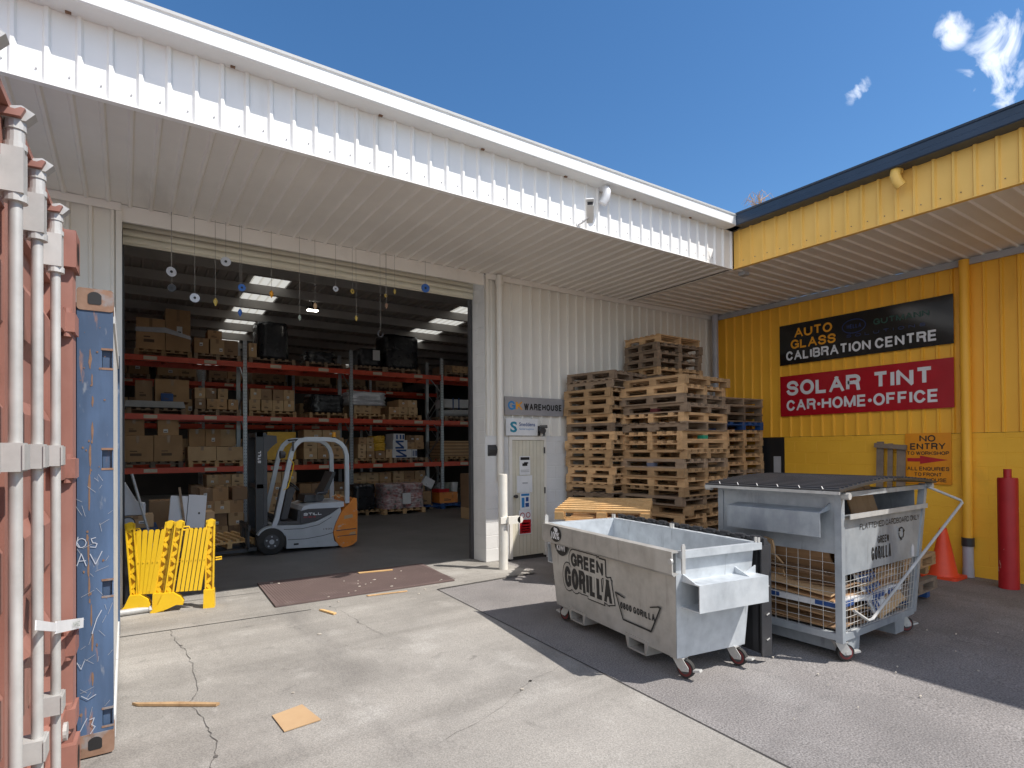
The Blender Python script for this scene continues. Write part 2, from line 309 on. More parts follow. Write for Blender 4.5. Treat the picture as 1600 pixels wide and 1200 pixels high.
def tag(o, label=None, cat=None, group=None, kind=None):
    if label: o['label'] = label
    if cat: o['category'] = cat
    if group: o['group'] = group
    if kind: o['kind'] = kind
    return o
def thing(name, label, cat, loc=(0, 0, 0), rz=0.0, group=None):
    o = bpy.data.objects.new(name, None); o.empty_display_size = 0.2; COL.objects.link(o)
    o.location = loc; o.rotation_euler = (0, 0, rz); return tag(o, label, cat, group)
def gz(x): return -0.146*min(max((x-4.2)/5.87, 0), 1.2)
ORD = ['topmost', 'second from the top', 'third from the top', 'fourth from the top', 'fifth from the top', 'sixth from the top', 'seventh from the top', 'eighth from the top', 'ninth from the top', 'tenth from the top',
       'eleventh from the top', 'twelfth from the top', 'thirteenth from the top', 'fourteenth from the top', 'fifteenth from the top', 'sixteenth from the top', 'seventeenth from the top', 'eighteenth from the top',
       'nineteenth from the top', 'twentieth from the top', 'twenty-first from the top', 'twenty-second from the top', 'twenty-third from the top', 'twenty-fourth from the top', 'twenty-fifth from the top', 'twenty-sixth from the top', 'lowest but one', 'lowest']
def text(s, name, m, parent, o, ux, uy, w, h, bold=0.0, lift=0.003, keep=False):
    """lettering fitted to a w x h box whose lower left corner is o (parent space)"""
    cu = bpy.data.curves.new(name, 'FONT'); cu.body = s; cu.size = 1.0; cu.offset = bold; cu.resolution_u = 3; cu.extrude = 0.0
    t = bpy.data.objects.new(name, cu); COL.objects.link(t)
    dg = bpy.context.evaluated_depsgraph_get(); me = bpy.data.meshes.new_from_object(t.evaluated_get(dg))
    bpy.data.objects.remove(t); bpy.data.curves.remove(cu)
    xs = [v.co.x for v in me.vertices]; ys = [v.co.y for v in me.vertices]
    x0, x1, y0, y1 = min(xs), max(xs), min(ys), max(ys)
    o, ux, uy = Vector(o), Vector(ux).normalized(), Vector(uy).normalized(); nn = ux.cross(uy)
    for v in me.vertices:
        v.co = o + ux*((v.co.x-x0)/(x1-x0)*w) + uy*((v.co.y-y0)/(y1-y0)*h) + nn*lift
    me.materials.clear(); me.materials.append(MATS[m]); me.name = name
    ob = bpy.data.objects.new(name, me); COL.objects.link(ob)
    if parent is not None: ob.parent = parent
    return ob
def disc(mb, o, ux, uy, rx, ry, n=28, lift=0.003):
    o, ux, uy = Vector(o), Vector(ux).normalized(), Vector(uy).normalized(); nn = ux.cross(uy)
    vs = [o+ux*math.cos(2*math.pi*i/n)*rx+uy*math.sin(2*math.pi*i/n)*ry+nn*lift for i in range(n)]
    return mb.add(vs, [tuple(range(n))])
def polyflat(mb, pts, o, ux, uy, lift=0.003):
    o, ux, uy = Vector(o), Vector(ux).normalized(), Vector(uy).normalized(); nn = ux.cross(uy)
    return mb.add([o+ux*a+uy*b+nn*lift for a, b in pts], [tuple(range(len(pts)))])
def stroke(mb, pts, w, o, ux, uy, lift=0.003, closed=False):
    P = list(pts)+([pts[0]] if closed else [])
    for (a, b), (c, d) in zip(P[:-1], P[1:]):
        L_ = math.hypot(c-a, d-b) or 1e-6; dx, dy = (c-a)/L_, (d-b)/L_; e = w*0.35
        a2, b2, c2, d2 = a-dx*e, b-dy*e, c+dx*e, d+dy*e; nx, ny = -dy*w/2, dx*w/2
        polyflat(mb, [(a2-nx, b2-ny), (c2-nx, d2-ny), (c2+nx, d2+ny), (a2+nx, b2+ny)], o, ux, uy, lift); lift += 0.00006
    return mb
# block lettering drawn from strokes (wide grotesque letters)
def _arc(cx, cy, rx, ry, a0, a1, n=9): return [(cx+rx*math.cos(R_(a0+(a1-a0)*i/n)), cy+ry*math.sin(R_(a0+(a1-a0)*i/n))) for i in range(n+1)]
def _S(): return [(.96, .76)]+_arc(.5, .755, .44, .245, 25, 180, 9)+_arc(.5, .745, .44, .225, 190, 265, 5)+_arc(.5, .25, .46, .27, 85, 0, 6)+_arc(.5, .25, .46, .25, -10, -160, 10)+[(.03, .22)]
_O = _arc(.5, .5, .5, .5, 0, 345, 23)
GL = {  # letter: (relative width, [(points, closed)])
 'A': (1.1, [([(0, 0), (.5, 1)], 0), ([(1, 0), (.5, 1)], 0), ([(.2, .34), (.8, .34)], 0)]),
 'B': (.95, [([(0, 0), (0, 1), (.6, 1)]+_arc(.6, .765, .33, .235, 90, -90)+[(0, .53)], 0), ([(.62, .53)]+_arc(.65, .265, .35, .265, 90, -90)+[(0, 0)], 0)]),
 'C': (1.0, [(_arc(.5, .5, .5, .5, 38, 322, 20), 0)]),
 'D': (1.0, [([(0, 0), (0, 1), (.5, 1)]+_arc(.5, .5, .5, .5, 90, -90, 12)+[(.5, 0)], 1)]),
 'E': (.88, [([(1, 1), (0, 1), (0, 0), (1, 0)], 0), ([(0, .51), (.92, .51)], 0)]),
 'F': (.84, [([(1, 1), (0, 1), (0, 0)], 0), ([(0, .5), (.88, .5)], 0)]),
 'G': (1.05, [(_arc(.5, .5, .5, .5, 40, 300, 18)+[(.93, .16), (.98, .46), (.55, .46)], 0), ([(.98, .46), (.98, 0)], 0)]),
 'H': (.98, [([(0, 0), (0, 1)], 0), ([(1, 0), (1, 1)], 0), ([(0, .52), (1, .52)], 0)]),
 'I': (.0, [([(.5, 0), (.5, 1)], 0)]),
 'K': (1.0, [([(0, 0), (0, 1)], 0), ([(1, 1), (0, .36)], 0), ([(.34, .58), (1, 0)], 0)]),
 'L': (.82, [([(0, 1), (0, 0), (1, 0)], 0)]),
 'M': (1.2, [([(0, 0), (0, 1)], 0), ([(1, 0), (1, 1)], 0), ([(.02, 1), (.5, .0)], 0), ([(.98, 1), (.5, .0)], 0)]),
 'N': (1.0, [([(0, 0), (0, 1)], 0), ([(1, 0), (1, 1)], 0), ([(.0, 1), (1, 0)], 0)]),
 'O': (1.08, [(_O, 1)]), '0': (.85, [(_O, 1)]),
 'P': (.92, [([(0, 0), (0, 1), (.62, 1)]+_arc(.62, .74, .38, .26, 90, -90)+[(0, .48)], 0)]),
 'Q': (1.08, [(_O, 1), ([(.62, .26), (1, -.02)], 0)]),
 'R': (.98, [([(0, 0), (0, 1), (.62, 1)]+_arc(.62, .755, .35, .245, 90, -90)+[(0, .51)], 0), ([(.6, .51), (.85, .42), (.93, 0)], 0)]),
 'S': (.95, [(_S(), 0)]),
 'T': (.98, [([(0, 1), (1, 1)], 0), ([(.5, 1), (.5, 0)], 0)]),
 'U': (1.0, [([(0, 1), (0, .38)]+_arc(.5, .38, .5, .38, 190, 350, 12)+[(1, .38), (1, 1)], 0)]),
 'V': (1.0, [([(0, 1), (.5, 0)], 0), ([(1, 1), (.5, 0)], 0)]), 'W': (1.4, [([(0, 1), (.27, 0)], 0), ([(.5, 1), (.27, 0)], 0), ([(.5, 1), (.73, 0)], 0), ([(1, 1), (.73, 0)], 0)]),
 'X': (1.0, [([(0, 0), (1, 1)], 0), ([(0, 1), (1, 0)], 0)]), 'Y': (1.0, [([(0, 1), (.5, .45), (1, 1)], 0), ([(.5, .5), (.5, 0)], 0)]),
 '1': (.35, [([(0, .78), (.7, 1), (.7, 0)], 0)]), '8': (.85, [(_arc(.5, .75, .42, .25, 0, 340, 16), 1), (_arc(.5, .26, .5, .26, 0, 340, 16), 1)]),
 '2': (.9, [([(0, .75)]+_arc(.5, .72, .48, .28, 165, -30, 10)+[(0, 0), (1, 0)], 0)]), '6': (.85, [(_arc(.5, .3, .5, .3, 0, 340, 16), 1), (_arc(.55, .45, .55, .55, 60, 180, 8), 0)]),
 '-': (.5, [([(0, .4), (1, .4)], 0)]), '\u2022': (.0, []), ' ': (.28, [])}
def block(body, m, parent, o, ux, uy, w, h, s=None, gap=.16, lift=.003, grow=0.0, name='lettering', sh=0.0):
    """letters fitted to w x h; s = stroke weight as part of h; grow = extra outline all round"""
    o, ux, uy = Vector(o), Vector(ux).normalized(), Vector(uy).normalized(); nn = ux.cross(uy)
    s = h*(s or .19)
    rel = [GL[c][0] for c in body]; n = len(body); g_ = gap*h
    fixed = s*sum(1 for c in body if c not in ' ')+g_*(n-1) + (s*.6)*body.count('\u2022')
    unit = max((w-fixed), .01)/max(sum(rel), .01)
    b = MB(); x = 0.0; dz = 0.0; S = s+2*grow
    for c, rw in zip(body, rel):
        gw = rw*unit
        if c == '\u2022':
            disc(b, o+ux*(x+s*.8)+uy*(h*.47), ux, uy, s*.75, s*.75, 16, lift); x += s*1.6+g_; continue
        for pts, closed in GL[c][1]:
            P = [(x+s/2+px*gw, s/2+py*(h-s)) for px, py in pts]; P = [q for i_, q in enumerate(P) if i_ == 0 or math.hypot(q[0]-P[i_-1][0], q[1]-P[i_-1][1]) > 1e-6]; k = len(P); L_, R2 = [], []
            for i in range(k):
                a = P[i-1] if (i or closed) else None; e = P[(i+1) % k] if (i < k-1 or closed) else None
                d1 = (P[i][0]-a[0], P[i][1]-a[1]) if a else None; d2 = (e[0]-P[i][0], e[1]-P[i][1]) if e else None
                d1 = d1 or d2; d2 = d2 or d1
                l1, l2 = math.hypot(*d1) or 1e-9, math.hypot(*d2) or 1e-9
                n1, n2 = (-d1[1]/l1, d1[0]/l1), (-d2[1]/l2, d2[0]/l2); mx_, my_ = n1[0]+n2[0], n1[1]+n2[1]; ml = mx_*mx_+my_*my_
                f_ = min(2/ml if ml > 1e-6 else 1, 2.2) if ml > 1e-6 else 1
                ex = ey = 0.0
                if not closed and not grow and i in (0, k-1):
                    dd = d2 if i == 0 else d1; ll = l2 if i == 0 else l1; sg = -1 if i == 0 else 1
                    if abs(dd[0]) > .05*ll and abs(dd[1]) > .3*ll: ex, ey = sg*dd[0]/ll*s*.5, sg*dd[1]/ll*s*.5
                if not closed and grow and i in (0, k-1):
                    q = (-d2[0]/l2, -d2[1]/l2) if i == 0 else (d1[0]/l1, d1[1]/l1); ex, ey = q[0]*grow, q[1]*grow
                ox, oy = mx_*f_*S/2, my_*f_*S/2
                cl = lambda v: max(-grow, min(h+grow, v)); cx_ = lambda v: max(x-grow, min(x+gw+s+grow, v))
                L_.append((cx_(P[i][0]+ox+ex), cl(P[i][1]+oy+ey))); R2.append((cx_(P[i][0]-ox+ex), cl(P[i][1]-oy+ey)))
            vs = [o+ux*(q[0]+q[1]*sh)+uy*q[1]+nn*(lift+dz) for q in L_+R2]; rng = range(k if closed else k-1)
            b.add(vs, [(i, (i+1) % k, k+(i+1) % k, k+i) for i in rng]); dz += .00004
        x += gw+(0 if c == ' ' else s)+g_
    ob = b.build(name, m, parent, recalc=False); return ob
# ================================================================== SETTING
WY, WX, FY, FX, SZ = 7.53, 10.06, 5.33, 7.61, 4.42
X_, Y_, Z_ = Vector((1, 0, 0)), Vector((0, 1, 0)), Vector((0, 0, 1))
mb = MB(); xs = [-400, 4.2, 11.24, 400]
zz = [-0.008, -0.008, -0.179, -0.179]
vs = []; fs = []
for i, x in enumerate(xs):
    vs += [(x, -400, zz[i]), (x, 400, zz[i])]
for i in range(3): fs.append((2*i, 2*i+2, 2*i+3, 2*i+1))
mb.add(vs, fs); tag(mb.build('ground', 'asphalt', recalc=False), kind='structure')
apron = MB(); apron.add([(-60, -60, 0), (1.3, -60, 0), (2.62, -9, 0), (2.955, 1.77, 0), (3.18, 6.43, 0), (3.18, 6.431, 0), (4.75, 6.5, 0), (4.75, 7.93, 0), (-60, 7.93, 0)], [(0, 1, 2, 3, 4, 5, 6, 7, 8)])
ap = tag(apron.build('concrete_apron', 'concrete', recalc=False), kind='structure')
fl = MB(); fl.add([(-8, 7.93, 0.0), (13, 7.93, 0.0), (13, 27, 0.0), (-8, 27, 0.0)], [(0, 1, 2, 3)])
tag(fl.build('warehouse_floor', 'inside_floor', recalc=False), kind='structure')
# joints and cracks in the apron
jb = MB()
def ribbon(mb, pts, w, z=0.004):
    for (x0, y0), (x1, y1) in zip(pts[:-1], pts[1:]):
        d = Vector((x1-x0, y1-y0, 0)); d.normalize(); n = Vector((-d.y, d.x, 0))*w/2
        mb.add([Vector((x0, y0, z))-n, Vector((x1, y1, z))-n, Vector((x1, y1, z))+n, Vector((x0, y0, z))+n], [(0, 1, 2, 3)])
ribbon(jb, [(-6, 6.72), (-.02, 6.5), (1.66, 6.41)], 0.014)
ribbon(jb, [(2.62, -9), (2.955, 1.77), (3.18, 6.43)], 0.011)
ribbon(jb, [(-.04, 7.66), (1.35, 7.55)], 0.010)
ribbon(jb, [(3.2, 6.44), (4.75, 6.52)], 0.012)
jb.build('joint', 'joint_dark', ap, recalc=False)
def crack(pts, w, seed):
    r = random.Random(seed); out = []
    for (x0, y0), (x1, y1) in zip(pts[:-1], pts[1:]):
        n = 7
        for i in range(n): t = i/n; out.append((x0+(x1-x0)*t+r.uniform(-.014, .014), y0+(y1-y0)*t+r.uniform(-.014, .014)))
    out.append(pts[-1]); c = MB()
    for a, b in zip(out[:-1], out[1:]): ribbon(c, [a, b], w*r.uniform(.35, 1.2))
    for _ in range(2):
        x, y = r.choice(out); disc(c, (x, y, 0), X_, Y_, r.uniform(.008, .016), r.uniform(.01, .02), 7, 0.0045)
    c.build('crack', 'crack_grey', ap, recalc=False)
crack([(0.36, 6.47), (0.36, 6.1), (0.42, 5.75), (0.44, 5.3), (0.42, 4.75), (0.36, 4.5), (0.42, 4.1), (0.44, 3.8), (0.36, 3.45)], 0.0055, 3)
crack([(1.86, 6.4), (1.93, 6.0), (1.94, 5.6), (1.98, 5.1)], 0.003, 5)
crack([(2.9, 3.6), (2.5, 3.5), (2.1, 3.25), (1.5, 3.05)], 0.0022, 8)

# ================================================================== WHITE WAREHOUSE
wh = thing('warehouse', 'white ribbed steel warehouse with deep canopy and open roller door', 'warehouse', (0, 0, 0))
def cladR(name, m, o, u, lu, v, lv, n, phase, parent, **k):
    b = MB(); b.ribbed(o, u, lu, v, lv, n, phase=phase, **k); return b.build(name, m, parent, recalc=False)
# ribs on the front wall fall at x = -0.5016 + k*0.1915
def ph(x0, ref=-0.5016, p=0.1915): return (ref-x0) % p
cladR('wall_cladding', 'wall_white', (-4.2, WY, 0), X_, 4.16, Z_, 4.40, -Y_, ph(-4.2), wh)
cladR('wall_cladding', 'wall_white', (4.56, WY, 1.93), X_, WX-4.56, Z_, 2.47, -Y_, ph(4.56), wh)
b = MB(); b.box(-0.09, -0.035, WY-.035, WY+.05, 0, 4.36); b.build('jamb_trim', 'wall_white', wh)
# blockwork under the cladding: courses as real recesses
def blockwall(name, m, parent, o, u, lu, n, z0, z1, course=0.2, bl=0.4, depth=0.14, gap=0.004):
    b = MB(); o, u, n = Vector(o), Vector(u), Vector(n); k = 0; z = z0
    b.add([o+Z_*z0-n*.003, o+u*lu+Z_*z0-n*.003, o+u*lu+Z_*z1-n*.003, o+Z_*z1-n*.003], [(0, 1, 2, 3)])
    while z < z1-0.01:
        ze = min(z+course, z1); a = -(bl/2 if k % 2 else 0)
        while a < lu:
            a0, a1 = max(a, 0)+gap/2, min(a+bl, lu)-gap/2
            if a1-a0 > .02:
                p0, p1, q0, q1 = a0, a1, z+gap/2, ze-gap/2; e = 0.004
                vs = [o+u*p0+Z_*q0-n*.003, o+u*p1+Z_*q0-n*.003, o+u*p1+Z_*q1-n*.003, o+u*p0+Z_*q1-n*.003, o+u*(p0+e)+Z_*(q0+e), o+u*(p1-e)+Z_*(q0+e), o+u*(p1-e)+Z_*(q1-e), o+u*(p0+e)+Z_*(q1-e)]
                b.add(vs, [(4, 5, 6, 7), (0, 1, 5, 4), (1, 2, 6, 5), (2, 3, 7, 6), (3, 0, 4, 7)])
            a += bl
        z = ze; k += 1
    return b.build(name, m, parent, recalc=False)
blockwall('block_wall', 'block_white', wh, (4.547, WY-.012, 0), X_, 0.425, -Y_, 0, 1.93)
blockwall('block_wall', 'block_white', wh, (5.70, WY-.012, 0), X_, WX-5.70, -Y_, -0.16, 1.93)
blockwall('door_pillar', 'block_white', wh, (4.547, WY+.40, 0), -Y_, 0.413, -X_, 0, 4.40)
b = MB(); b.box(4.553, 4.9, WY+.02, WY+.40, 0, 4.40); b.build('pillar_core', 'block_white', wh)
b = MB(); b.box(5.0, WX+.05, WY+.02, WY+.1, -.16, 4.4); b.box(4.972, 5.70, WY+.0, WY+.1, 1.935, 1.99); b.build('wall_backing', 'dark_wall', wh)
# lintel, roller door
b = MB(); b.box(-0.04, 4.56, WY-.005, WY+.03, 4.235, 4.415); b.build('lintel', 'soffit_white', wh)
rd = MB(); n_s = 4
for i in range(n_s):
    z0 = 4.105+i*.082; pr = []
    for j in range(9):
        t = j/8*math.pi; pr.append((z0+.041-.041*math.cos(t), -.026*math.sin(t)))
    vs = [(-.03, 7.86+d, z) for z, d in pr]+[(4.54, 7.86+d, z) for z, d in pr]
    rd.add(vs, [(j, j+1, 9+j+1, 9+j) for j in range(8)])
rd.box(-.03, 4.54, 7.85, 7.875, 4.085, 4.105)
rdo = rd.build('roller_door', 'roller_cream', wh, recalc=False, smooth=False)
for xa in (4.50, -.06): b = MB(); b.box(xa, xa+.045, 7.88, 7.95, 0, 4.25); b.build('door_guide', 'fork_dark', wh)
# flashing along the wall head
for xa, xb in ((-4.2, -.04), (4.56, WX-.06)): b = MB(); b.box(xa, xb, WY-.05, WY-.032, 4.33, 4.415); b.build('head_flashing', 'soffit_white', wh)
b = MB(); b.box(4.57, 4.60, WY-.036, WY-.02, 1.93, 4.33); b.build('corner_trim', 'wall_white', wh)
# soffit (ribs run out from the wall), fascia, gutter
cladR('soffit', 'soffit_white', (-4.2, FY+.02, SZ), X_, FX+4.2, Y_, WY-FY-.02, -Z_, ph(-4.2, -0.535), wh, rh=.022)
cladR('fascia', 'white_steel', (-4.2, FY, 4.405), X_, FX+4.2-.02, Z_, 0.585, -Y_, ph(-4.2, -0.6675), wh, rh=.022)
b = MB(); b.box(-4.2, FX-.03, FY-.024, FY+.03, 4.396, 4.4045); b.build('fascia_trim', 'white_steel', wh)
for x in (-1.45, -.35, .75, 2.05, 3.2, 4.35, 5.5, 6.6): b = MB(); b.box(x-.018, x+.018, FY-.045, FY-.024, 4.953, 4.966); b.build('gutter_bracket', 'rust_dark', wh)
def gutter(name, m, parent, p0, p1, outv, z0=4.965, z1=5.135, w=0.2):
    p0, p1, o = Vector(p0), Vector(p1), Vector(outv)
    prof = [(0, z0), (w-.012, z0), (w, z0+.012), (w, z0+.075), (w-.012, z0+.083), (w-.012, z1-.03), (w, z1-.02), (w+.006, z1), (w-.012, z1), (w-.014, z1-.02), (w-.026, z1-.03), (w-.026, z0+.02), (.01, z0+.02), (.01, z1+.04), (0, z1+.04)]
    bb = MB(); k = len(prof); vs = [Vector((p.x, p.y, 0))+o*a+Z_*z for p in (p0, p1) for a, z in prof]
    bb.add(vs, [(i, (i+1) % k, k+(i+1) % k, k+i) for i in range(k)]+[tuple(range(k)), tuple(range(k, 2*k))]); return bb.build(name, m, parent)
gutter('gutter', 'gutter_white', wh, (-4.2, FY-.002, 0), (7.55, FY-.002, 0), -Y_)
b = MB()
for k in range(60):
    x = -4.2+ph(-4.2, -0.6675)+k*.1915-.06
    if x < 7.55: b.cyl((x, FY-.001, 4.50+.01*math.sin(k*3.3)), (x, FY-.007, 4.50+.01*math.sin(k*3.3)), .007, n=7)
b.build('fascia_screws', 'paper_grey', wh)
# roof sheet with two skylight strips, purlins; unseen skylights added to brighten inside
def zr(y): return 5.55-.03*(y-12)
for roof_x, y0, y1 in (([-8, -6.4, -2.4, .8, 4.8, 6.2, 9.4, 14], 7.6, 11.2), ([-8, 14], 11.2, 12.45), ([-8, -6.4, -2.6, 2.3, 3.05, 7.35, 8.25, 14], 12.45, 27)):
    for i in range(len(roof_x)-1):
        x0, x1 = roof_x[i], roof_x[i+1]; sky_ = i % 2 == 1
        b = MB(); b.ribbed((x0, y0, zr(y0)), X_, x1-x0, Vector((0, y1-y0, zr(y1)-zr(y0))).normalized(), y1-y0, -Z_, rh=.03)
        b.build('skylight' if sky_ else 'roof_sheet', ('skylight_fill' if i == 1 or y0 < 12 else 'skylight_dim') if sky_ else 'roof_inside', wh, recalc=False)
b = MB(); b.bar((3, 11.0, zr(11.0)+.025), (3, 12.75, zr(12.75)+.025), 22, .045); b.build('leak_cover', 'roof_inside', wh)  # slab added over the sheet seams to stop light leaking in
b = MB(); b.add([(-8, 5.31, 5.12), (14, 5.31, 5.12), (14, 7.62, zr(7.6)+.01), (-8, 7.62, zr(7.6)+.01)], [(0, 1, 2, 3)]); b.build('roof_sheet', 'roof_inside', wh, recalc=False)
for k in range(12):
    y = 8.6+k*1.32; b = MB(); z = zr(y)-.035; b.box(-7.8, 12.4, y-.035, y+.035, z-.2, z); b.box(-7.8, 12.4, y+.035, y+.075, z-.2, z-.185); b.build('purlin', 'purlin_grey', wh)
for x in (-2.6, 11.6):
    b = MB(); b.bar((x, 8.0, zr(8)-.42), (x, 26.8, zr(26.8)-.42), .14, .32); b.build('rafter', 'purlin_grey', wh)
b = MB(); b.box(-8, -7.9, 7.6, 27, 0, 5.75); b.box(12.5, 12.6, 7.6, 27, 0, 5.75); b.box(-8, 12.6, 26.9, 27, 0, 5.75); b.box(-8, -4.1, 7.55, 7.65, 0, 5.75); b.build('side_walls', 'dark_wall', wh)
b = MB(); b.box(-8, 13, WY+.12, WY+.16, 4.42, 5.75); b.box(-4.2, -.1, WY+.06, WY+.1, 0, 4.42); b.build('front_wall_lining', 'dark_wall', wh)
# downpipe
b = MB(); b.cyl((4.78, WY-.085, 1.25), (4.78, WY-.085, 4.40), .052, n=18); b.cyl((4.78, WY-.085, 4.25), (4.78, WY-.085, 4.33), .062, n=18); b.build('downpipe', 'wall_white', wh, smooth=True)
b = MB(); b.cyl((9.93, 7.38, -.1), (9.93, 7.38, 4.41), .058, n=18); b.build('downpipe', 'pvc_grey', wh, smooth=True)
# overflow elbow on the fascia
b = MB(); b.tube([(4.93, FY-.03, 4.97), (4.93, FY-.10, 4.94), (4.92, FY-.13, 4.88), (4.90, FY-.13, 4.80), (4.87, FY-.10, 4.73)], .052, 14); b.build('overflow_elbow', 'pvc_white', wh, smooth=True)
# personnel door
d_ = MB()
for k in range(9): d_.box(5.03+k*.07, 5.03+k*.07+.066, WY-.012, WY+.03, .03, 1.86)
dr = d_.build('door', 'roller_cream', wh)
b = MB(); b.box(4.975, 5.03, WY-.03, WY+.04, 0, 1.925); b.box(5.662, 5.705, WY-.03, WY+.04, 0, 1.925); b.box(5.03, 5.662, WY-.03, WY+.04, 1.865, 1.925); b.build('door_frame', 'wall_white', wh)
b = MB()
for z in (.28, 1.0, 1.65): b.box(5.650, 5.668, WY-.045, WY-.03, z, z+.10)
b.build('hinge', 'fork_dark', dr)
b = MB(); b.cyl((5.075, WY-.012, .98), (5.075, WY-.06, .98), .016, n=10); b.cyl((5.075, WY-.05, .98), (5.075, WY-.085, .98), .028, n=12); b.build('handle', 'fork_dark', dr)

# ================================================================== YELLOW WORKSHOP
yw = thing('workshop', 'bright yellow workshop with navy gutter, ribbed cladding and painted blockwork base', 'workshop', (0, 0, 0))
Y0 = -5.0
def phy(y0): return (3.775-y0) % .1915
cladR('wall_cladding', 'yellow_steel', (WX, WY-.06, 1.905), -Y_, WY-.06-Y0, Z_, 2.47, -X_, (WY-.06-3.775) % .1915, yw)
blockwall('block_wall', 'yellow_block', yw, (WX-.012, 6.0, -.16), -Y_, 6.0-Y0, -X_, -.02, 2.06)
blockwall('block_wall', 'yellow_block', yw, (WX-.012, WY-.06, -.16), -Y_, WY-.06-6.44, -X_, -.02, 2.06)
b = MB(); b.box(WX+.015, WX+.12, Y0, WY, -.2, 4.4); b.build('wall_backing', 'dark_wall', yw)
b = MB(); b.box(WX-.03, WX+.01, 6.0, 6.44, -.14, 1.90); ddo = b.build('door', 'black_door', yw)
b = MB(); b.box(WX-.036, WX-.028, 6.06, 6.2, 1.25, 1.55); b.build('door_window', 'paper_grey', ddo)
b = MB(); b.box(WX-.065, WX-.03, Y0, WY-.07, 4.31, 4.40); b.build('head_flashing', 'paper_grey', yw)
cladR('soffit', 'soffit_white', (FX+.02, Y0, SZ-.002), Y_, WY-Y0, X_, WX-FX-.03, -Z_, phy(Y0), yw, rh=.022)
cladR('fascia', 'yellow_fascia', (FX, FY-.02, 4.405), -Y_, FY-.02-Y0, Z_, 0.585, -X_, .10, yw)
b = MB(); b.box(FX-.03, FX+.03, Y0, FY-.03, 4.396, 4.4045); b.build('fascia_trim', 'yellow_fascia', yw)
gutter('gutter', 'navy_gutter', yw, (FX-.002, FY-.02, 0), (FX-.002, Y0, 0), -X_, 4.965, 5.15)
b = MB()
for k in range(54):
    y = FY-.02-.10-k*.1915-.06; b.cyl((FX-.001, y, 4.50), (FX-.007, y, 4.50), .007, n=7)
b.build('fascia_screws', 'rust_steel', yw)
b = MB(); b.add([(FX-.01, Y0, 5.13), (24, Y0, 5.9), (24, FY+.2, 5.9), (FX-.01, FY+.2, 5.13)], [(0, 1, 2, 3)]); b.build('roof_sheet', 'roof_inside', yw, recalc=False)
b = MB(); b.tube([(FX-.05, 3.06, 4.97), (FX-.12, 3.06, 4.94), (FX-.16, 3.05, 4.87), (FX-.16, 3.03, 4.80), (FX-.13, 3.0, 4.74)], .056, 14); b.build('overflow_elbow', 'yellow_fascia', yw, smooth=True)
b = MB(); b.cyl((9.97, 3.215, .40), (9.97, 3.215, 4.38), .062, n=20)
for z in (2.86, 1.50): b.cyl((9.97, 3.215, z), (9.97, 3.215, z+.03), .068, n=20)
dp = b.build('downpipe', 'yellow_steel', yw, smooth=True)
b = MB(); b.cyl((9.97, 3.215, .29), (9.97, 3.215, .41), .076, n=20); b.build('coupling', 'black_plastic', dp, smooth=True)
b = MB(); b.cyl((9.97, 3.215, -.15), (9.97, 3.215, .29), .064, n=20); b.cyl((9.97, 3.215, -.15), (9.97, 3.215, -.03), .069, n=20); b.build('pipe_foot', 'pvc_grey', dp, smooth=True)
b = MB(); b.bar((9.97, 3.12, 1.51), (9.97, 3.31, 1.51), .02, .02); b.build('pipe_bracket', 'yellow_block', dp)
b = MB(); b.box(FX-.03, FX+.05, FY+.02, WY-.06, SZ-.03, SZ-.022); b.build('soffit_trim', 'soffit_white', yw)
b = MB(); b.box(7.79, 7.90, 5.25, 5.36, SZ-.075, SZ-.022); b.build('soffit_light', 'paper_grey', yw)

# ================================================================== SIGNS AND SMALL WALL FITTINGS
def wallsign(name, label, x, y0, y1, z0, z1, m, edge='print_black', group=None):
    s = thing(name, label, 'sign', (x, (y0+y1)/2, z0), 0, group)
    b = MB(); b.box(-.006, .006, -(abs(y1-y0))/2, abs(y1-y0)/2, 0, z1-z0); b.build('panel', m, s); return s
# on the yellow wall: reading direction is -Y, so ux = -Y, uy = Z, normal = ux x uy = -X
UXY = -Y_
def tY(s, par, name, body, m, yl, zb, w, h, bold=0.0, lift=.009):   # yl = left edge (high y) relative to sign centre
    return block(body, m, par, (0, yl, zb), UXY, Z_, w, h, bold or .2, .10, lift)
sA = wallsign('shop_sign', 'long glossy black sign with orange and white lettering on yellow wall', 10.018, 3.363, 6.045, 3.216, 3.941, 'sign_black')
tY(0, sA, 'lettering', 'AUTO', 'letter_orange', 1.06, .475, .67, .165, .2)
tY(0, sA, 'lettering', 'GLASS', 'letter_orange', 1.13, .275, .80, .165, .2)
tY(0, sA, 'lettering', 'CALIBRATION CENTRE', 'print_white', 1.22, .075, 2.36, .165, .2)
b = MB(); disc(b, (0, .04, .50), UXY, Z_, .19, .12, 30, .008); b.build('logo', 'letter_blue', sA)
b = MB(); disc(b, (0, .04, .50), UXY, Z_, .175, .105, 30, .0095); b.build('logo_inner', 'sign_black', sA)
tY(0, sA, 'lettering', 'HELLA', 'letter_blue', .15, .465, .23, .07, .2, .012)
tY(0, sA, 'lettering', 'GUTMANN', 'letter_green', -.26, .46, .78, .10, .22)
tY(0, sA, 'lettering', 'S  O  L  U  T  I  O  N  S', 'letter_blue', .16, .32, 1.15, .05, .18)
sB = wallsign('shop_sign', 'long red sign with white lettering below the black one', 10.018, 3.367, 6.042, 2.281, 3.013, 'sign_red')
tY(0, sB, 'lettering', 'SOLAR  TINT', 'print_white', 1.22, .37, 2.30, .265, .21)
tY(0, sB, 'lettering', 'CAR\u2022HOME\u2022OFFICE', 'print_white', 1.22, .095, 2.37, .195, .2)
sC = wallsign('warning_sign', 'small orange no entry sign with red arrow beside yellow downpipe', 10.02, 3.415, 4.012, 1.15, 1.915, 'sign_yellow')
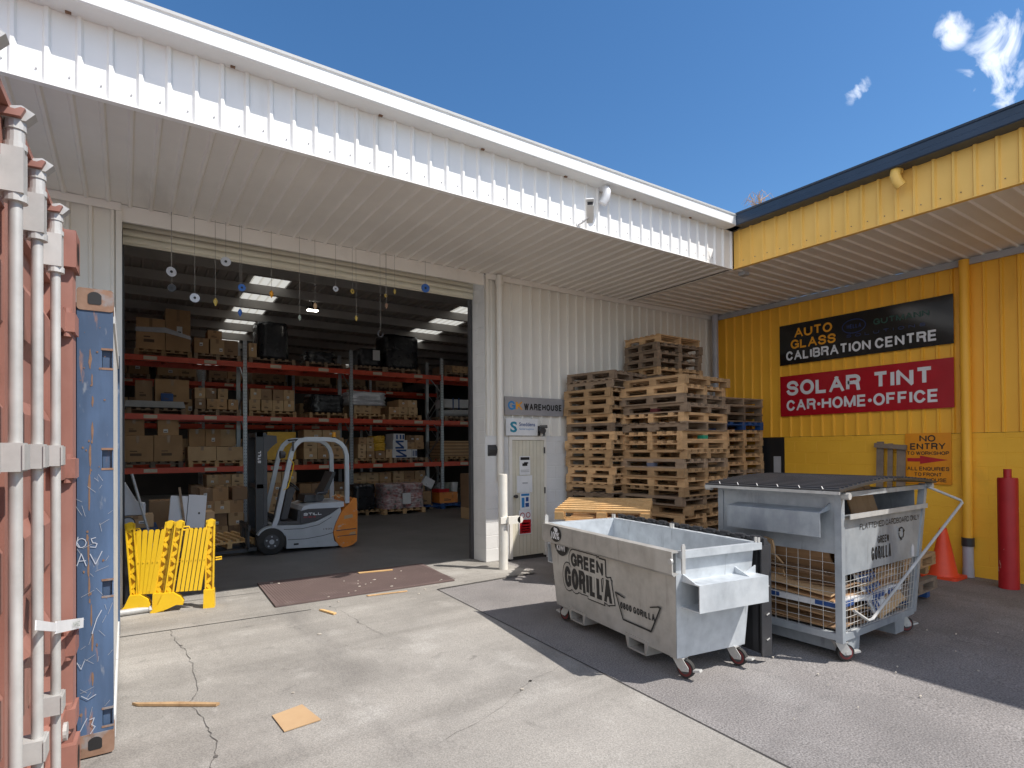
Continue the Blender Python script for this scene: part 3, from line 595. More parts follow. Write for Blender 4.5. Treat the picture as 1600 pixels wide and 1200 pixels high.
for body, w, h, z, bd in (('NO', .21, .10, .635, .19), ('ENTRY', .46, .10, .515, .19), ('TO WORKSHOP', .55, .055, .435, .17), ('ALL ENQUIRIES', .55, .058, .20, .17), ('TO FRONT', .36, .055, .115, .17), ('WAREHOUSE', .48, .055, .035, .17)):
    tY(0, sC, 'lettering', body, 'print_black', w/2, z, w, h, bd)
b = MB(); polyflat(b, [(-.27, .335), (-.10, .335), (-.10, .30), (.26, .362), (-.10, .424), (-.10, .389), (-.27, .389)], (0, 0, 0), UXY, Z_, .009); b.build('arrow', 'letter_red', sC)
# on the white wall: ux = X, uy = Z, normal -Y
def wsign(name, label, x0, x1, z0, z1, m, y=WY-.045, cat='sign', t=.012):
    s = thing(name, label, cat, ((x0+x1)/2, y, z0)); b = MB(); b.box(-(x1-x0)/2, (x1-x0)/2, -t/2, t/2, 0, z1-z0); b.build('panel', m, s); return s
def tX(par, body, m, xl, zb, w, h, bold=0.0, lift=.010): return text(body, 'lettering', m, par, (xl, 0, zb), X_, Z_, w, h, bold, lift)
sD = wsign('warehouse_sign', 'grey metal sign lettered warehouse above the white side door', 4.885, 6.075, 2.257, 2.545, 'sign_grey')
block('G', 'logo_blue', sD, (-.54, 0, .08), X_, Z_, .14, .14, .2, .1, .010); block('K', 'letter_orange', sD, (-.385, 0, .08), X_, Z_, .12, .14, .2, .1, .010)
block('WAREHOUSE', 'print_black', sD, (-.235, 0, .085), X_, Z_, .77, .105, .22, .10, .010)
sE = wsign('company_sign', 'small white sign with teal S logo just above the side door', 4.90, 5.512, 1.935, 2.205, 'paper_white', WY-.05)
tX(sE, 'S', 'logo_teal', -.23, .05, .13, .17, .03); tX(sE, 'Sneddens', 'print_blue', -.06, .15, .31, .06, .01); tX(sE, 'Global Logistics', 'logo_blue', -.06, .085, .29, .035)
def notice(label, x0, x1, z0, z1, m, bits):
    s = wsign('door_notice', label, x0, x1, z0, z1, m, WY-.022, 'notice', .004)
    for mm, a0, a1, b0, b1 in bits:
        b = MB(); W, H = x1-x0, z1-z0; polyflat(b, [(-W/2+a0*W, b0*H), (-W/2+a1*W, b0*H), (-W/2+a1*W, b1*H), (-W/2+a0*W, b1*H)], (0, 0, 0), X_, Z_, .005); b.build('print', mm, s)
    return s
nA = notice('white paper notice with black heading and camera picture, highest on side door', 5.172, 5.38, 1.31, 1.608, 'paper_white', (('print_black', .08, .92, .80, .95), ('print_black', .25, .72, .48, .62), ('print_black', .4, .8, .60, .68), ('paper_grey', .1, .9, .24, .27), ('paper_grey', .1, .9, .16, .19)))
nB = notice('blank looking white sheet in plastic sleeve below the camera notice', 5.12, 5.415, 1.03, 1.30, 'paper_white', (('paper_grey', .35, .7, .52, .60),))
nC = notice('white notice with blue symbols above the red notice on side door', 5.178, 5.375, .757, 1.025, 'paper_white', (('logo_blue', .1, .9, .82, .95), ('logo_blue', .14, .42, .14, .72), ('print_blue', .50, .86, .16, .40), ('print_blue', .54, .82, .48, .74)))
nD = notice('red and white prohibition notice, lowest on side door', 5.151, 5.396, .366, .752, 'paper_white', (('letter_red', .06, .94, .04, .60), ('print_white', .2, .8, .42, .48), ('print_white', .15, .85, .30, .34), ('print_white', .15, .85, .20, .24), ('print_white', .15, .85, .10, .14)))
b = MB()
for cx in (-.055, .055):
    for k in range(16):
        a0, a1 = 2*math.pi*k/16, 2*math.pi*(k+1)/16; r0, r1 = .032, .044
        polyflat(b, [(cx+r0*math.cos(a0), .305+r0*math.sin(a0)), (cx+r1*math.cos(a0), .305+r1*math.sin(a0)), (cx+r1*math.cos(a1), .305+r1*math.sin(a1)), (cx+r0*math.cos(a1), .305+r0*math.sin(a1))], (0, 0, 0), X_, Z_, .0055)
b.build('print', 'letter_red', nD)
# cameras, flood lamp
c = thing('security_camera', 'white bullet camera on bent arm at bottom of white fascia', 'camera', (4.56, FY, 4.44))
b = MB(); b.cyl((0, -.002, 0), (0, -.02, 0), .035, n=12); b.tube([(0, -.02, 0), (.0, -.08, .0), (.04, -.16, .05)], .011, 8); b.build('arm', 'pvc_white', c, smooth=True)
b = MB(); b.bar((.10, -.10, .03), (-.03, -.26, .16), .075, .07); b.bar((.115, -.09, .055), (-.055, -.28, .205), .095, .014); b.build('housing', 'gutter_white', c)
b = MB(); b.bar((-.031, -.262, .162), (-.037, -.269, .168), .066, .06); b.build('lens', 'glass_dark', c)
c = thing('security_camera', 'dark compact camera under right end of grey warehouse sign', 'camera', (5.56, WY-.03, 2.03))
b = MB(); b.box(-.04, .04, -.03, .0, -.05, .06); b.build('bracket', 'fork_dark', c)
b = MB(); b.cyl((.02, -.03, .02), (-.05, -.17, -.02), .05, n=14); b.bar((.05, -.05, .07), (-.05, -.19, .03), .12, .015); b.build('housing', 'black_plastic', c, smooth=True)
c = thing('flood_lamp', 'small black lamp box on white block pillar beside downpipe', 'lamp', (4.665, WY-.012, 1.72))
b = MB(); b.prism([(-.07, 0), (.0, -.10), (.0, .07)], (-.075, 0, 0), Y_*1.0, Z_, X_, .15); b.build('housing', 'black_plastic', c)
b = MB(); b.box(-.05, .05, -.012, .0, -.09, -.06); b.build('bracket', 'fork_dark', c)
# ================================================================== CONTAINERS
# red high-cube: door end faces +X (turned 2.2 degrees); local +y runs along the doors toward the far corner, x outward
rc = thing('shipping_container', 'rusty red shipping container with galvanised door locking rods, nearest the camera', 'container', (-0.272, 3.97, 0), R_(-2.2))
L_end = 2.44
b = MB(); b.box(-5.9, -.10, -2.40, -.02, .16, 2.84); b.build('body', 'container_red', rc)
b = MB(); b.box(-.30, .042, -.135, .0, .12, 2.72); b.build('corner_post', 'container_red', rc); b = MB(); b.box(-.30, .0, -L_end, -L_end+.16, .12, 2.72); b.build('corner_post', 'container_red', rc)
b = MB(); b.box(-.16, -.01, -L_end+.16, -.16, 2.70, 2.86); b.box(-.18, .012, -L_end+.16, -.16, 2.86, 2.885); b.build('header', 'container_red', rc)
b = MB(); b.box(-.16, -.01, -L_end+.16, -.16, .10, .24); b.build('sill', 'container_red', rc)
for y in (-.178, -L_end):
    for z in (2.70, 0.0):
        b = MB(); b.box(-.16, .06, y, y+.178, z, z+.195); o = b.build('corner_casting', 'container_red', rc)
        h = MB(); disc(h, (.06, y+.09, z+.095), Y_, Z_, .04, .062, 18, .002); h.build('casting_hole', 'print_black', o)
for k, (ya, yb) in enumerate(((-1.21, -.17), (-2.27, -1.23))):
    b = MB(); b.box(-.085, -.06, ya, yb, .25, 2.69)
    b.box(-.06, -.028, ya, ya+.05, .25, 2.69); b.box(-.06, -.028, yb-.10, yb, .25, 2.69); b.box(-.06, -.028, ya+.05, yb-.10, 2.58, 2.69); b.box(-.06, -.028, ya+.05, yb-.10, .25, .36)
    for z0 in (.62, 1.12, 1.62, 2.12):
        b.prism([(z0, 0), (z0+.06, .03), (z0+.26, .03), (z0+.32, 0)], (-.06, ya+.06, 0), Z_, X_, Y_, yb-ya-.17)
    o = b.build('door', 'container_red', rc)
    g_ = MB(); g_.box(-.06, -.022, yb-.035 if k == 0 else ya, yb if k == 0 else ya+.03, .25, 2.69); g_.build('door_seal', 'seal_grey', o)
    if k == 0:
        for z in (2.41, 1.64, .71, .33):
            h = MB(); h.box(-.028, .014, -.30, -.16, z-.055, z+.055); h.prism([(-.17, -.05), (-.12, -.055), (-.0, -.05), (-.0, .05), (-.12, .055), (-.17, .05)], (.0, 0, z), Y_, Z_, X_, .055)
            h.cyl((.018, -.145, z-.075), (.018, -.145, z+.075), .022, n=12); h.build('hinge', 'container_red', o)
for y in (-.575, -1.055, -1.46, -1.90):
    r_ = MB(); r_.cyl((.022, y, .12), (.022, y, 2.80), .0195, n=18)
    ro = r_.build('locking_rod', 'galv_rod', rc, smooth=True)
    b = MB()
    b.cyl((.022, y, 2.56), (.022, y, 2.585), .034, n=16); b.cyl((.022, y, 2.735), (.022, y, 2.755), .032, n=16); b.cyl((.022, y, 2.755), (.022, y, 2.80), .026, n=16)
    b.box(-.028, .048, y-.036, y+.036, 2.585, 2.735); b.build('rod_bracket', 'galv_rod', ro)
    b = MB(); b.cyl((.022, y, 2.80), (.022, y, 2.83), .03, n=14); b.prism([(-.035, 0), (.03, 0), (.055, .03), (.02, .05), (-.035, .035)], (.022, y-.025, 2.83), X_, Z_, Y_, .05); b.build('cam', 'galv_rod', ro)
    b = MB(); b.prism([(-.10, -.015), (.03, -.010), (.042, .018), (.03, .02), (.015, .01), (-.10, .02)], (0.012, y-.045, 2.845), X_, Z_, Y_, .03); b.build('cam_keeper', 'container_red', ro)
    for z, hh in ((1.71, .095), (.57, .085), (1.16, .0)):
        if not hh: continue
        b = MB(); b.box(-.028, .047, y-.045, y+.045, z-hh/2, z+hh/2); b.box(.047, .053, y-.05, y+.05, z-hh/2+.005, z+hh/2-.005); b.build('rod_bracket', 'galv_rod', ro)
b = MB(); b.cyl((-.03, -.24, .30), (.03, -.24, .30), .045, n=16); b.build('lashing_eye', 'galv_rod', rc)
b = MB(); b.bar((.0475, -1.27, 1.10), (.050, -.80, .97), .004, .036); b.bar((.0502, -.81, .972), (.075, -.02, .79), .004, .052); tp = b.build('tape_strip', 'paper_white', rc)
block('NANCO', 'sage', tp, (.066, -.42, .868), Vector((.03, .79, -.182)), Vector((0, .22, .97)), .22, .028, .18, .2, .004)
# torn stickers on the door
b = MB()
for (y, z) in ((-.82, 1.05), (-.80, .72), (-1.30, .55), (-.76, 1.42)):
    polyflat(b, [(y, z), (y+.10, z-.06), (y+.13, z+.08), (y+.05, z+.12)], (-.028, 0, 0), Y_, Z_, .002)
b.build('torn_label', 'litter', rc)
# blue container: only its end post and long side show
bc = thing('shipping_container', 'scratched blue shipping container with rusty corner fittings, behind the red one', 'container', (-.062, 4.04, 0))
PH = 2.655
b = MB(); b.box(-2.40, -.16, .06, 2.55, .15, 2.58); b.build('body', 'container_blue', bc)
po = MB()
slots = ((2.209, 2.309), (1.634, 1.737), (.904, .988), (.166, .257))
zs = [.135] + [z for s_ in sorted(slots) for z in s_] + [2.53]
po.box(-.168, -.052, 0, .006, .135, 2.53)
for i in range(0, len(zs)-1, 2): po.box(-.052, 0, 0, .006, zs[i], zs[i+1])
po.box(-.006, 0, .006, .05, .135, 2.53); po.box(-.168, -.162, .006, .16, .135, 2.53)
post = po.build('corner_post', 'container_blue', bc)
b = MB(); b.box(-.16, -.01, .07, .16, .135, 2.53); b.build('post_core', 'print_black', post)
b = MB(); b.box(-.05, -.010, .02, .07, .15, 2.5); b.build('post_inner', 'container_blue', post)
b = MB()
for z0, z1 in slots: b.box(-.056, .001, -.002, .002, z0-.012, z0); b.box(-.056, .001, -.002, .002, z1, z1+.012)
b.build('slot_rim', 'rust_steel', post)
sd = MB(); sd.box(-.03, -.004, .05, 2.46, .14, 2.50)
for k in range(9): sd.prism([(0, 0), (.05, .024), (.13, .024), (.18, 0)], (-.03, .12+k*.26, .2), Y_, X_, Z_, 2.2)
sd.build('side_panel', 'container_side_lit', bc)
b = MB(); b.box(-.12, .012, 2.46, 2.62, .02, 2.62); b.build('corner_post', 'container_blue', bc)
b = MB(); b.box(-.12, .008, .17, 2.46, .02, .15); b.box(-.12, .006, .17, 2.46, 2.50, 2.60); b.build('side_rail', 'container_side_lit', bc)
def casting(z0, h):
    b = MB(); pr = []
    W, r = .172, .018
    for cx, cz, a0 in ((W-r, h-r, 0), (r, h-r, 90), (r, r, 180), (W-r, r, 270)):
        for k in range(4): a = R_(a0+k*30); pr.append((cx+r*math.cos(a), cz+r*math.sin(a)))
    b.prism(pr, (-W+.003, -.006, z0), X_, Z_, Y_, .17); o = b.build('corner_casting', 'rust_steel', bc)
    q = MB(); pts = []
    for k in range(22):
        a = 2*math.pi*k/22; pts.append((max(-.032, min(.032, .038*math.cos(a))), max(-.03, .042*math.sin(a))))
    polyflat(q, pts, (-W/2, -.006, z0+h*.52), X_, Z_, .002); q.build('casting_hole', 'print_black', o)
casting(PH-.125, .125); casting(.01, .125)
# chalk scribbles on the post
b = MB(); W = .006
o0 = (-.168, 0, 0)
stroke(b, [(.012, 1.195), (.0, 1.22), (.005, 1.25)], .004, o0, X_, Z_)
stroke(b, [(.02+.022*math.cos(t*.7), 1.215+.026*math.sin(t*.7)) for t in range(10)], .004, o0, X_, Z_, .0035)
stroke(b, [(.085, 1.24), (.065, 1.235), (.07, 1.215), (.092, 1.205), (.085, 1.185), (.06, 1.19)], .004, o0, X_, Z_, .004)
stroke(b, [(.0, 1.09), (.02, 1.155), (.042, 1.085)], .004, o0, X_, Z_, .0045); stroke(b, [(.008, 1.115), (.04, 1.115)], .004, o0, X_, Z_, .005)
stroke(b, [(.06, 1.15), (.085, 1.09), (.115, 1.16)], .004, o0, X_, Z_, .0055)
stroke(b, [(.068, .70), (.09, .78), (.112, .825)], .004, o0, X_, Z_, .006)
stroke(b, [(.0, .55), (.018, .51), (.034, .555)], .003, o0, X_, Z_, .0065)
stroke(b, [(.012, .06+.1), (.03, .10+.1), (.045, .13+.1)], .004, o0, X_, Z_, .007)
stroke(b, [(.058, .22), (.078, .225), (.066, .19), (.082, .175), (.06, .14)], .004, o0, X_, Z_, .0075)
stroke(b, [(.02, .36), (.05, .335), (.085, .355)], .004, o0, X_, Z_, .008)
b.build('chalk_mark', 'chalk', post)
r = random.Random(77); b = MB(); zc = .30; dz_ = 0
while zc < 2.35:
    h = r.uniform(.02, .16); w_ = r.uniform(.003, .008); xc = -.108+.010*math.sin(zc*4.1)+r.uniform(-.004, .004)
    if r.random() < .80:
        n = 9; pts = []
        for k in range(n): a = 2*math.pi*k/n; pts.append((xc+w_*math.cos(a)*r.uniform(.5, 1.2), zc+h/2*(1+math.sin(a))*r.uniform(.9, 1.05)))
        polyflat(b, pts, (0, 0, 0), X_, Z_, .0012+dz_); dz_ += .00002
    zc += h*r.uniform(.7, 1.3)
for k in range(22):
    xc, zc = r.uniform(-.16, -.015), r.uniform(.25, 2.45); s_ = r.uniform(.002, .008); n = 6
    polyflat(b, [(xc+s_*math.cos(6.28*i/n)*r.uniform(.5, 1.3), zc+s_*1.5*math.sin(6.28*i/n)*r.uniform(.5, 1.3)) for i in range(n)], (0, 0, 0), X_, Z_, .0022+.00002*k)
b.build('rust_patch', 'rust_dark', post, recalc=False)
b = MB()
for k in range(34):
    xc, zc = r.uniform(-.155, -.02), r.uniform(.2, 1.6); a = r.uniform(-1.2, 1.2); l_ = r.uniform(.015, .07)
    stroke(b, [(xc, zc), (min(xc+l_*math.sin(a), -.004), zc+l_*math.cos(a))], .0016, (0, 0, 0), X_, Z_, .003+.00005*k)
b.build('scratch', 'paper_grey', post, recalc=False)

# ================================================================== BARRIERS, POLE, MAT, LITTER
def barrier(label, loc, rz, lean, spread):
    t = thing('expanding_barrier', label, 'barrier', loc, rz, 'folded yellow barriers')
    # local x along the barrier, y toward the building
    def post(px, dx, foot):
        b = MB(); H = .96; w = .088; d = .05
        def P(z): return px + dx*(1-z/H)
        for side in (0, 1):
            xo = (w-.014)*side
            b.add([(P(.16)+xo, -d/2, .16), (P(.16)+xo+.014, -d/2, .16), (P(.16)+xo+.014, d/2, .16), (P(.16)+xo, d/2, .16), (P(H)+xo, -d/2, H), (P(H)+xo+.014, -d/2, H), (P(H)+xo+.014, d/2, H), (P(H)+xo, d/2, H)],
                  [(0,3,2,1),(4,5,6,7),(0,1,5,4),(1,2,6,5),(2,3,7,6),(3,0,4,7)])
        b.use('safety_yellow')
        b.cyl((P(H)+w/2, -d/2, H-.03), (P(H)+w/2, d/2, H-.03), w/2, n=18)
        n = 9
        for i in range(n):
            z0, z1 = .18+i*(H-.24)/n, .18+(i+1)*(H-.24)/n; a, c = (0.008, w-.008) if i % 2 else (w-.008, .008)
            b.bar((P(z0)+a, -.004, z0), (P(z1)+c, -.004, z1), .034, .012, (0, 1, 0))
            b.bar((P(z0)+w/2-.02, -.004, (z0+z1)/2), (P(z0)+w/2+.02, -.004, (z0+z1)/2), .03, .008, (0, 1, 0))
        b.use('safety_orange_dark'); b.add([(P(.16)+.01, d/2-.006, .16), (P(.16)+w-.01, d/2-.006, .16), (P(H)+w-.01, d/2-.006, H-.04), (P(H)+.01, d/2-.006, H-.04)], [(0, 1, 2, 3)])
        o = b.build('post', 'safety_yellow', t)
        f_ = MB(); x0, x1 = P(.16), P(.16)+w; o2 = P(0)
        if foot:   # splayed foot
            f_.prism([(x0-.004, .20), (x1+.004, .20), (x1+.07, .15), (x1+.10, .095), (x1+.095, .06), (x1+.03, .065), (x1-.05, .03), (x0-.07, 0), (x0-.12, 0), (x0-.125, .012), (x0-.05, .09)], (0, -.05, 0), X_, Z_, Y_, .10)
        else:
            f_.prism([(x0-.006, .20), (x1+.006, .20), (x1+.012, 0), (x0-.012, 0)], (0, -.06, 0), X_, Z_, Y_, .12)
        f_.build('foot', 'safety_yellow', t); return P
    pa = post(0, lean[0], True); pb = post(spread, lean[1], False)
    x0, x1 = .10, spread-.03; fan = lean[0] > .01; n = 5 if fan else 6; sw = .046 if fan else .034
    for i in range(n):
        s_ = MB()
        if fan: xt = .105+i*.058; xb = xt-.005-i*.026
        else: xt = .100+i*.0425; xb = xt-.095
        s_.prism([(xb, .20), (xb+sw, .20), (xt+sw, .87), (xt+sw-.010, .885), (xt+.010, .885), (xt, .87)], (0, -.02-.004*i, 0), X_, Z_, Y_, .010)
        zc = .54; s_.cyl((xt*.5+xb*.5+.024, -.022-.004*i, zc), (xt*.5+xb*.5+.024, -.028-.004*i, zc), .006, n=8)
        s_.build('slat', 'safety_yellow', t)
    for i in range(2):
        s_ = MB(); xt = x1+.02; s_.prism([(xt-.07, .22), (xt-.03, .22), (xt+.02, .88), (xt-.02, .88)], (0, .02+.02*i, 0), X_, Z_, Y_, .01); s_.build('slat', 'safety_orange_dark' if i else 'fork_dark', t)
    b = MB(); b.tube([(.07, 0, .90), (.13, 0, .90), (.14, 0, .875), (.12, 0, .865), (.07, 0, .865)], .009, 8); b.tube([(spread+.09, 0, .54), (spread+.15, 0, .545), (spread+.15, 0, .52), (spread+.09, 0, .515)], .008, 8); b.build('hook', 'safety_yellow', t)
    return t
dirB = math.atan2(-.30, .80)
barrier('yellow plastic folding barrier with fanned slats, beside the blue container', (-.01, 7.40, 0), dirB*.6, (.06, -.13), .375)
barrier('yellow plastic folding barrier with parallel slats, nearer the brown mat', (.445, 7.27, 0), dirB*.6, (-.13, -.02), .30)
b = MB(); b.cyl((-.75, 7.30, .035), (.22, 7.33, .035), .034, n=16); b.cyl((.20, 7.33, .035), (.29, 7.333, .035), .046, n=8)
tag(b.build('steel_pipe', 'galv_rod', smooth=True), 'short grey steel pipe lying on the concrete in front of the barriers', 'pipe')
b = MB(); b.prism([(1.36, 6.72), (3.57, 6.70), (3.69, 7.955), (1.405, 8.04)], (0, 0, .004), X_, Y_, Z_, .016)
mo = tag(b.build('rubber_mat', 'mat_brown'), 'dark brown ribbed rubber mat lying across the doorway', 'mat')
b = MB()
for k in range(70):
    x = 1.42+k*.0315; b.box(x, x+.010, 6.735+.0001*k, 7.94, .0205, .0235)
b.build('mat_ribs', 'mat_brown', mo)
def flat(name, label, cat, pts, m, z=.004, t=.006, wave=0.0):
    b = MB(); c = Vector((sum(p[0] for p in pts)/len(pts), sum(p[1] for p in pts)/len(pts), 0)); b.prism([(p[0]-c.x, p[1]-c.y) for p in pts], (0, 0, z), X_, Y_, Z_, t)
    o = b.build(name, m, None, (c.x, c.y, gz(c.x))); return tag(o, label, cat)
flat('cardboard_piece', 'square piece of flat brown cardboard on the concrete in front', 'cardboard', [(.783, 3.988), (.80, 3.72), (1.03, 3.75), (.985, 4.045)], 'carton_pale')
flat('wood_strip', 'long thin splintered strip of wood on the concrete near the blue container', 'wood strip', [(.03, 4.715), (.06, 4.665), (.50, 4.355), (.525, 4.375), (.30, 4.545)], 'wood_a', t=.016)
flat('wood_strip', 'pale wood sliver on the back edge of the brown mat', 'wood strip', [(2.66, 7.83), (2.66, 7.78), (3.12, 7.70), (3.13, 7.745)], 'wood_fresh', z=.024, t=.012)
flat('wood_strip', 'short pale wood chip on the concrete in front of the brown mat', 'wood strip', [(1.72, 6.32), (1.76, 6.30), (1.835, 6.08), (1.80, 6.06)], 'wood_fresh', t=.015)
flat('wood_strip', 'thin reddish wood strip along the front edge of the brown mat', 'wood strip', [(2.35, 6.62), (2.36, 6.59), (2.83, 6.53), (2.84, 6.55)], 'wood_a', t=.01)
r = random.Random(11)
def chips(name, label, cat, pts, m, s0, s1, z):
    for k, (x, y) in enumerate(pts):
        n = r.randint(4, 6); s = r.uniform(s0, s1); a0 = r.uniform(0, 6)
        poly = [(s*r.uniform(.6, 1.2)*math.cos(a0+2*math.pi*i/n), s*.55*r.uniform(.6, 1.2)*math.sin(a0+2*math.pi*i/n)) for i in range(n)]
        b = MB(); b.prism(poly, (0, 0, 0), X_, Y_, Z_, .008); o = b.build(name, m, None, (x, y, gz(x)+z)); tag(o, label, cat, label)
chips('litter_scrap', 'tiny pale scrap scattered on the brown rubber mat', 'litter', [(1.55, 7.9), (1.62, 7.82), (2.35, 7.45), (2.45, 7.2), (2.52, 7.12), (2.6, 7.15), (2.42, 7.05), (2.3, 6.85), (2.7, 7.3), (2.95, 7.2), (2.2, 6.8), (1.95, 6.76), (3.2, 7.6), (2.75, 6.82), (2.5, 7.35), (3.42, 6.78), (3.38, 6.75)], 'litter', .007, .022, .022)
chips('litter_scrap', 'tiny pale scrap scattered on the dark asphalt', 'litter', [(4.35, 2.35), (4.9, 2.05), (5.05, 2.1), (4.2, 2.2), (5.5, 1.72), (4.55, 1.75), (6.5, 2.2), (6.9, 2.0), (7.2, 1.9), (6.4, 2.4), (4.0, 1.9), (3.5, 2.05), (5.9, 2.0), (7.4, 1.6), (6.8, 1.45), (4.4, 2.75), (4.1, 3.05), (4.75, 6.1), (4.6, 5.7)], 'litter', .005, .016, .002)
chips('litter_scrap', 'tiny pale scrap on the sunlit concrete', 'litter', [(.98, 4.28), (2.35, 3.4), (1.5, 5.5), (2.9, 6.35), (2.0, 6.55), (3.05, 6.5)], 'litter', .010, .026, .004)

# ================================================================== BOLLARDS, CONE
t = thing('bollard', 'white painted steel post guarding the downpipe beside the side door', 'bollard', (4.50, 6.96, gz(4.5)))
b = MB(); b.cyl((0, 0, 0), (0, 0, 1.36), .066, n=22); b.cyl((0, 0, 1.36), (0, 0, 1.372), .062, n=22); b.build('post', 'bollard_white', t, smooth=True)
b = MB(); b.box(-.09, .02, -.085, -.055, .67, .76); b.box(.02, .22, -.12, -.05, .66, .765); b.cyl((.22, -.12, .713), (.22, -.05, .713), .05, n=14); b.build('gate_bracket', 'bollard_white', t)
P = (9.517, 2.635)
t = thing('bollard', 'chipped dark red steel post standing alone before the yellow wall', 'bollard', (P[0], P[1], gz(P[0])))
b = MB(); b.cyl((0, 0, 0), (0, 0, 1.42), .108, n=28); b.cyl((0, 0, 1.42), (0, 0, 1.432), .104, n=28); b.build('post', 'bollard_red', t, smooth=True)
b = MB(); b.cyl((0, 0, 1.42), (0, 0, 1.545), .043, n=16); b.build('cap_pin', 'bollard_red', t, smooth=True)
t = thing('traffic_cone', 'orange traffic cone standing against the yellow wall', 'cone', (9.60, 3.385, gz(9.6)))
b = MB(); b.lathe((0, 0, 0), [(.185, .035), (.175, .06), (.165, .07), (.045, .69), (.04, .695), (.028, .695)], 28); b.build('body', 'cone_orange', t, smooth=True)
b = MB(); pr = []
for cx, cy, a0 in ((.17, .17, 0), (-.17, .17, 90), (-.17, -.17, 180), (.17, -.17, 270)):
    for k in range(4): a = R_(a0+k*30); pr.append((cx+.05*math.cos(a), cy+.05*math.sin(a)))
b.prism(pr, (0, 0, .0), X_, Y_, Z_, .036); b.build('base', 'cone_orange', t)

# ================================================================== STEEL SKIP BIN
BA = R_(-7.5)
sb = thing('steel_bin', 'open galvanised steel bin on castors with black stencilled lettering', 'bin', (3.40, 2.89, gz(3.6)), BA)
# local: x across (0..0.70), y along (0..1.74)
W, Lb, z0, zt = .70, 1.74, .155, .965
b = MB(); tk = .012
def shell(b, lo, hi, zlo, zhi, tk):    # open tapering shell, lo/hi = (x0,x1,y0,y1)
    def rect(r, z, i=0): return [(r[0]+i, r[2]+i, z), (r[1]-i, r[2]+i, z), (r[1]-i, r[3]-i, z), (r[0]+i, r[3]-i, z)]
    vs = rect(lo, zlo)+rect(hi, zhi)+rect(hi, zhi, tk)+rect(lo, zlo+tk, tk)
    fs = [(i, (i+1) % 4, 4+(i+1) % 4, 4+i) for i in range(4)]+[(4+i, 4+(i+1) % 4, 8+(i+1) % 4, 8+i) for i in range(4)]+[(8+i, 8+(i+1) % 4, 12+(i+1) % 4, 12+i) for i in range(4)]+[(0, 3, 2, 1), (12, 13, 14, 15)]
    b.add(vs, fs)
shell(b, (0, W, 0, Lb), (-.03, W+.08, -.03, Lb+.09), z0, zt-.01, tk); body = b.build('body', 'galv', sb)
# long front side: proud sheet with shade put into its colour, deep rim band
zb = .80
b = MB(); b.add([(-.004, .004, z0), (-.004, Lb-.004, z0), (-.004-.03*(zb-z0)/(zt-z0), Lb+.075, zb), (-.004-.03*(zb-z0)/(zt-z0), -.022, zb)], [(0, 1, 2, 3)]); b.build('front_sheet', 'galv_front_shade', sb)
b = MB(); b.prism([(-.03, zb), (-.075, zb-.02), (-.095, zb+.0), (-.098, zt), (-.02, zt), (-.03, zt-.012), (-.085, zt-.012), (-.083, zb+.012)], (0, -.06, 0), X_, Z_, Y_, Lb+.18); b.build('front_rim', 'galv_front_shade', sb)
b = MB(); b.box(-.02, W+.12, -.075, -.032, zt-.055, zt); b.box(W+.075, W+.125, -.04, Lb+.10, zt-.05, zt); b.box(-.02, W+.12, Lb+.085, Lb+.125, zt-.05, zt); b.build('rim', 'galv', sb)
for y in (-.075, Lb*.52, Lb+.085):
    b = MB(); b.box(W+.08, W+.10, y, y+.012, zt, zt+.04); b.box(W+.08, W+.10, y+.03, y+.042, zt, zt+.04); b.build('hinge_lug', 'galv_rod', sb)
b = MB(); b.prism([(-.016, 0), (.016, 0), (.016, .20), (.010, .215), (-.010, .215), (-.016, .20)], (.0, -.082, zt-.165), X_, Z_, Y_, .012); b.build('lid_arm', 'galv_rod', sb)
b = MB(); b.prism([(-.02, 0), (.02, 0), (.02, .07), (.0, .09), (-.02, .07)], (-.06, Lb+.09, zt), X_, Z_, Y_, .012); b.build('lid_arm', 'galv_rod', sb)
b = MB(); b.cyl((-.092, -.052, zt-.07), (-.11, -.052, zt-.07), .022, n=12); b.build('hinge_pin', 'galv_rod', sb)
# lifting arm pocket on both ends
for end in (0, 1):
    y0, s_ = (-.015, -1) if end == 0 else (Lb+.04, 1)
    b = MB(); d = .19; ya, yb = y0, y0+s_*d
    zT, zB, t_ = .735, .535, .008
    xa, xb = .03, .735
    b.prism([(0, 0), (d, 0), (d, -.2), (d-t_, -.2), (d-t_, -t_), (0, -t_)], (xa, ya, zT), Y_*s_, Z_, X_, xb-xa)
    b.prism([(0, 0), (d-t_, 0), (d-t_, t_), (0, t_)], (xa, ya, zB+.001), Y_*s_, Z_, X_, xb-xa)
    for xg in (xa+.005, xb-.16): b.prism([(0, 0), (.13, 0), (0, .065)], (xg, ya, zT), X_ if xg < .3 else X_, Z_, Y_*s_, .10) if False else b.prism([(0, 0), (.15, 0), (0, .055)], (xg, ya, zT), Y_*s_, Z_, X_, .012)
    b.prism([(0, 0), (.10, 0), (.0, .05)], (xa+.012, ya+s_*.004, zT), X_, Z_, Y_*s_, .01); b.prism([(0, 0), (-.14, 0), (.0, .06)], (xb, ya+s_*.06, zT), X_, Z_, Y_*s_, .01)
    b.build('arm_pocket', 'galv', sb)
for y in (.31, 1.20):   # fork pockets low on the front
    b = MB(); b.prism([(0, 0), (.30, 0), (.27, -.115), (.25, -.115), (.25, -.025), (.05, -.025), (.05, -.115), (.03, -.115)], (-.012, y, .185), Y_, Z_, X_, .60)
    b.box(-.012, .58, y+.03, y+.27, .068, .08); b.build('fork_pocket', 'galv_front_shade', sb)
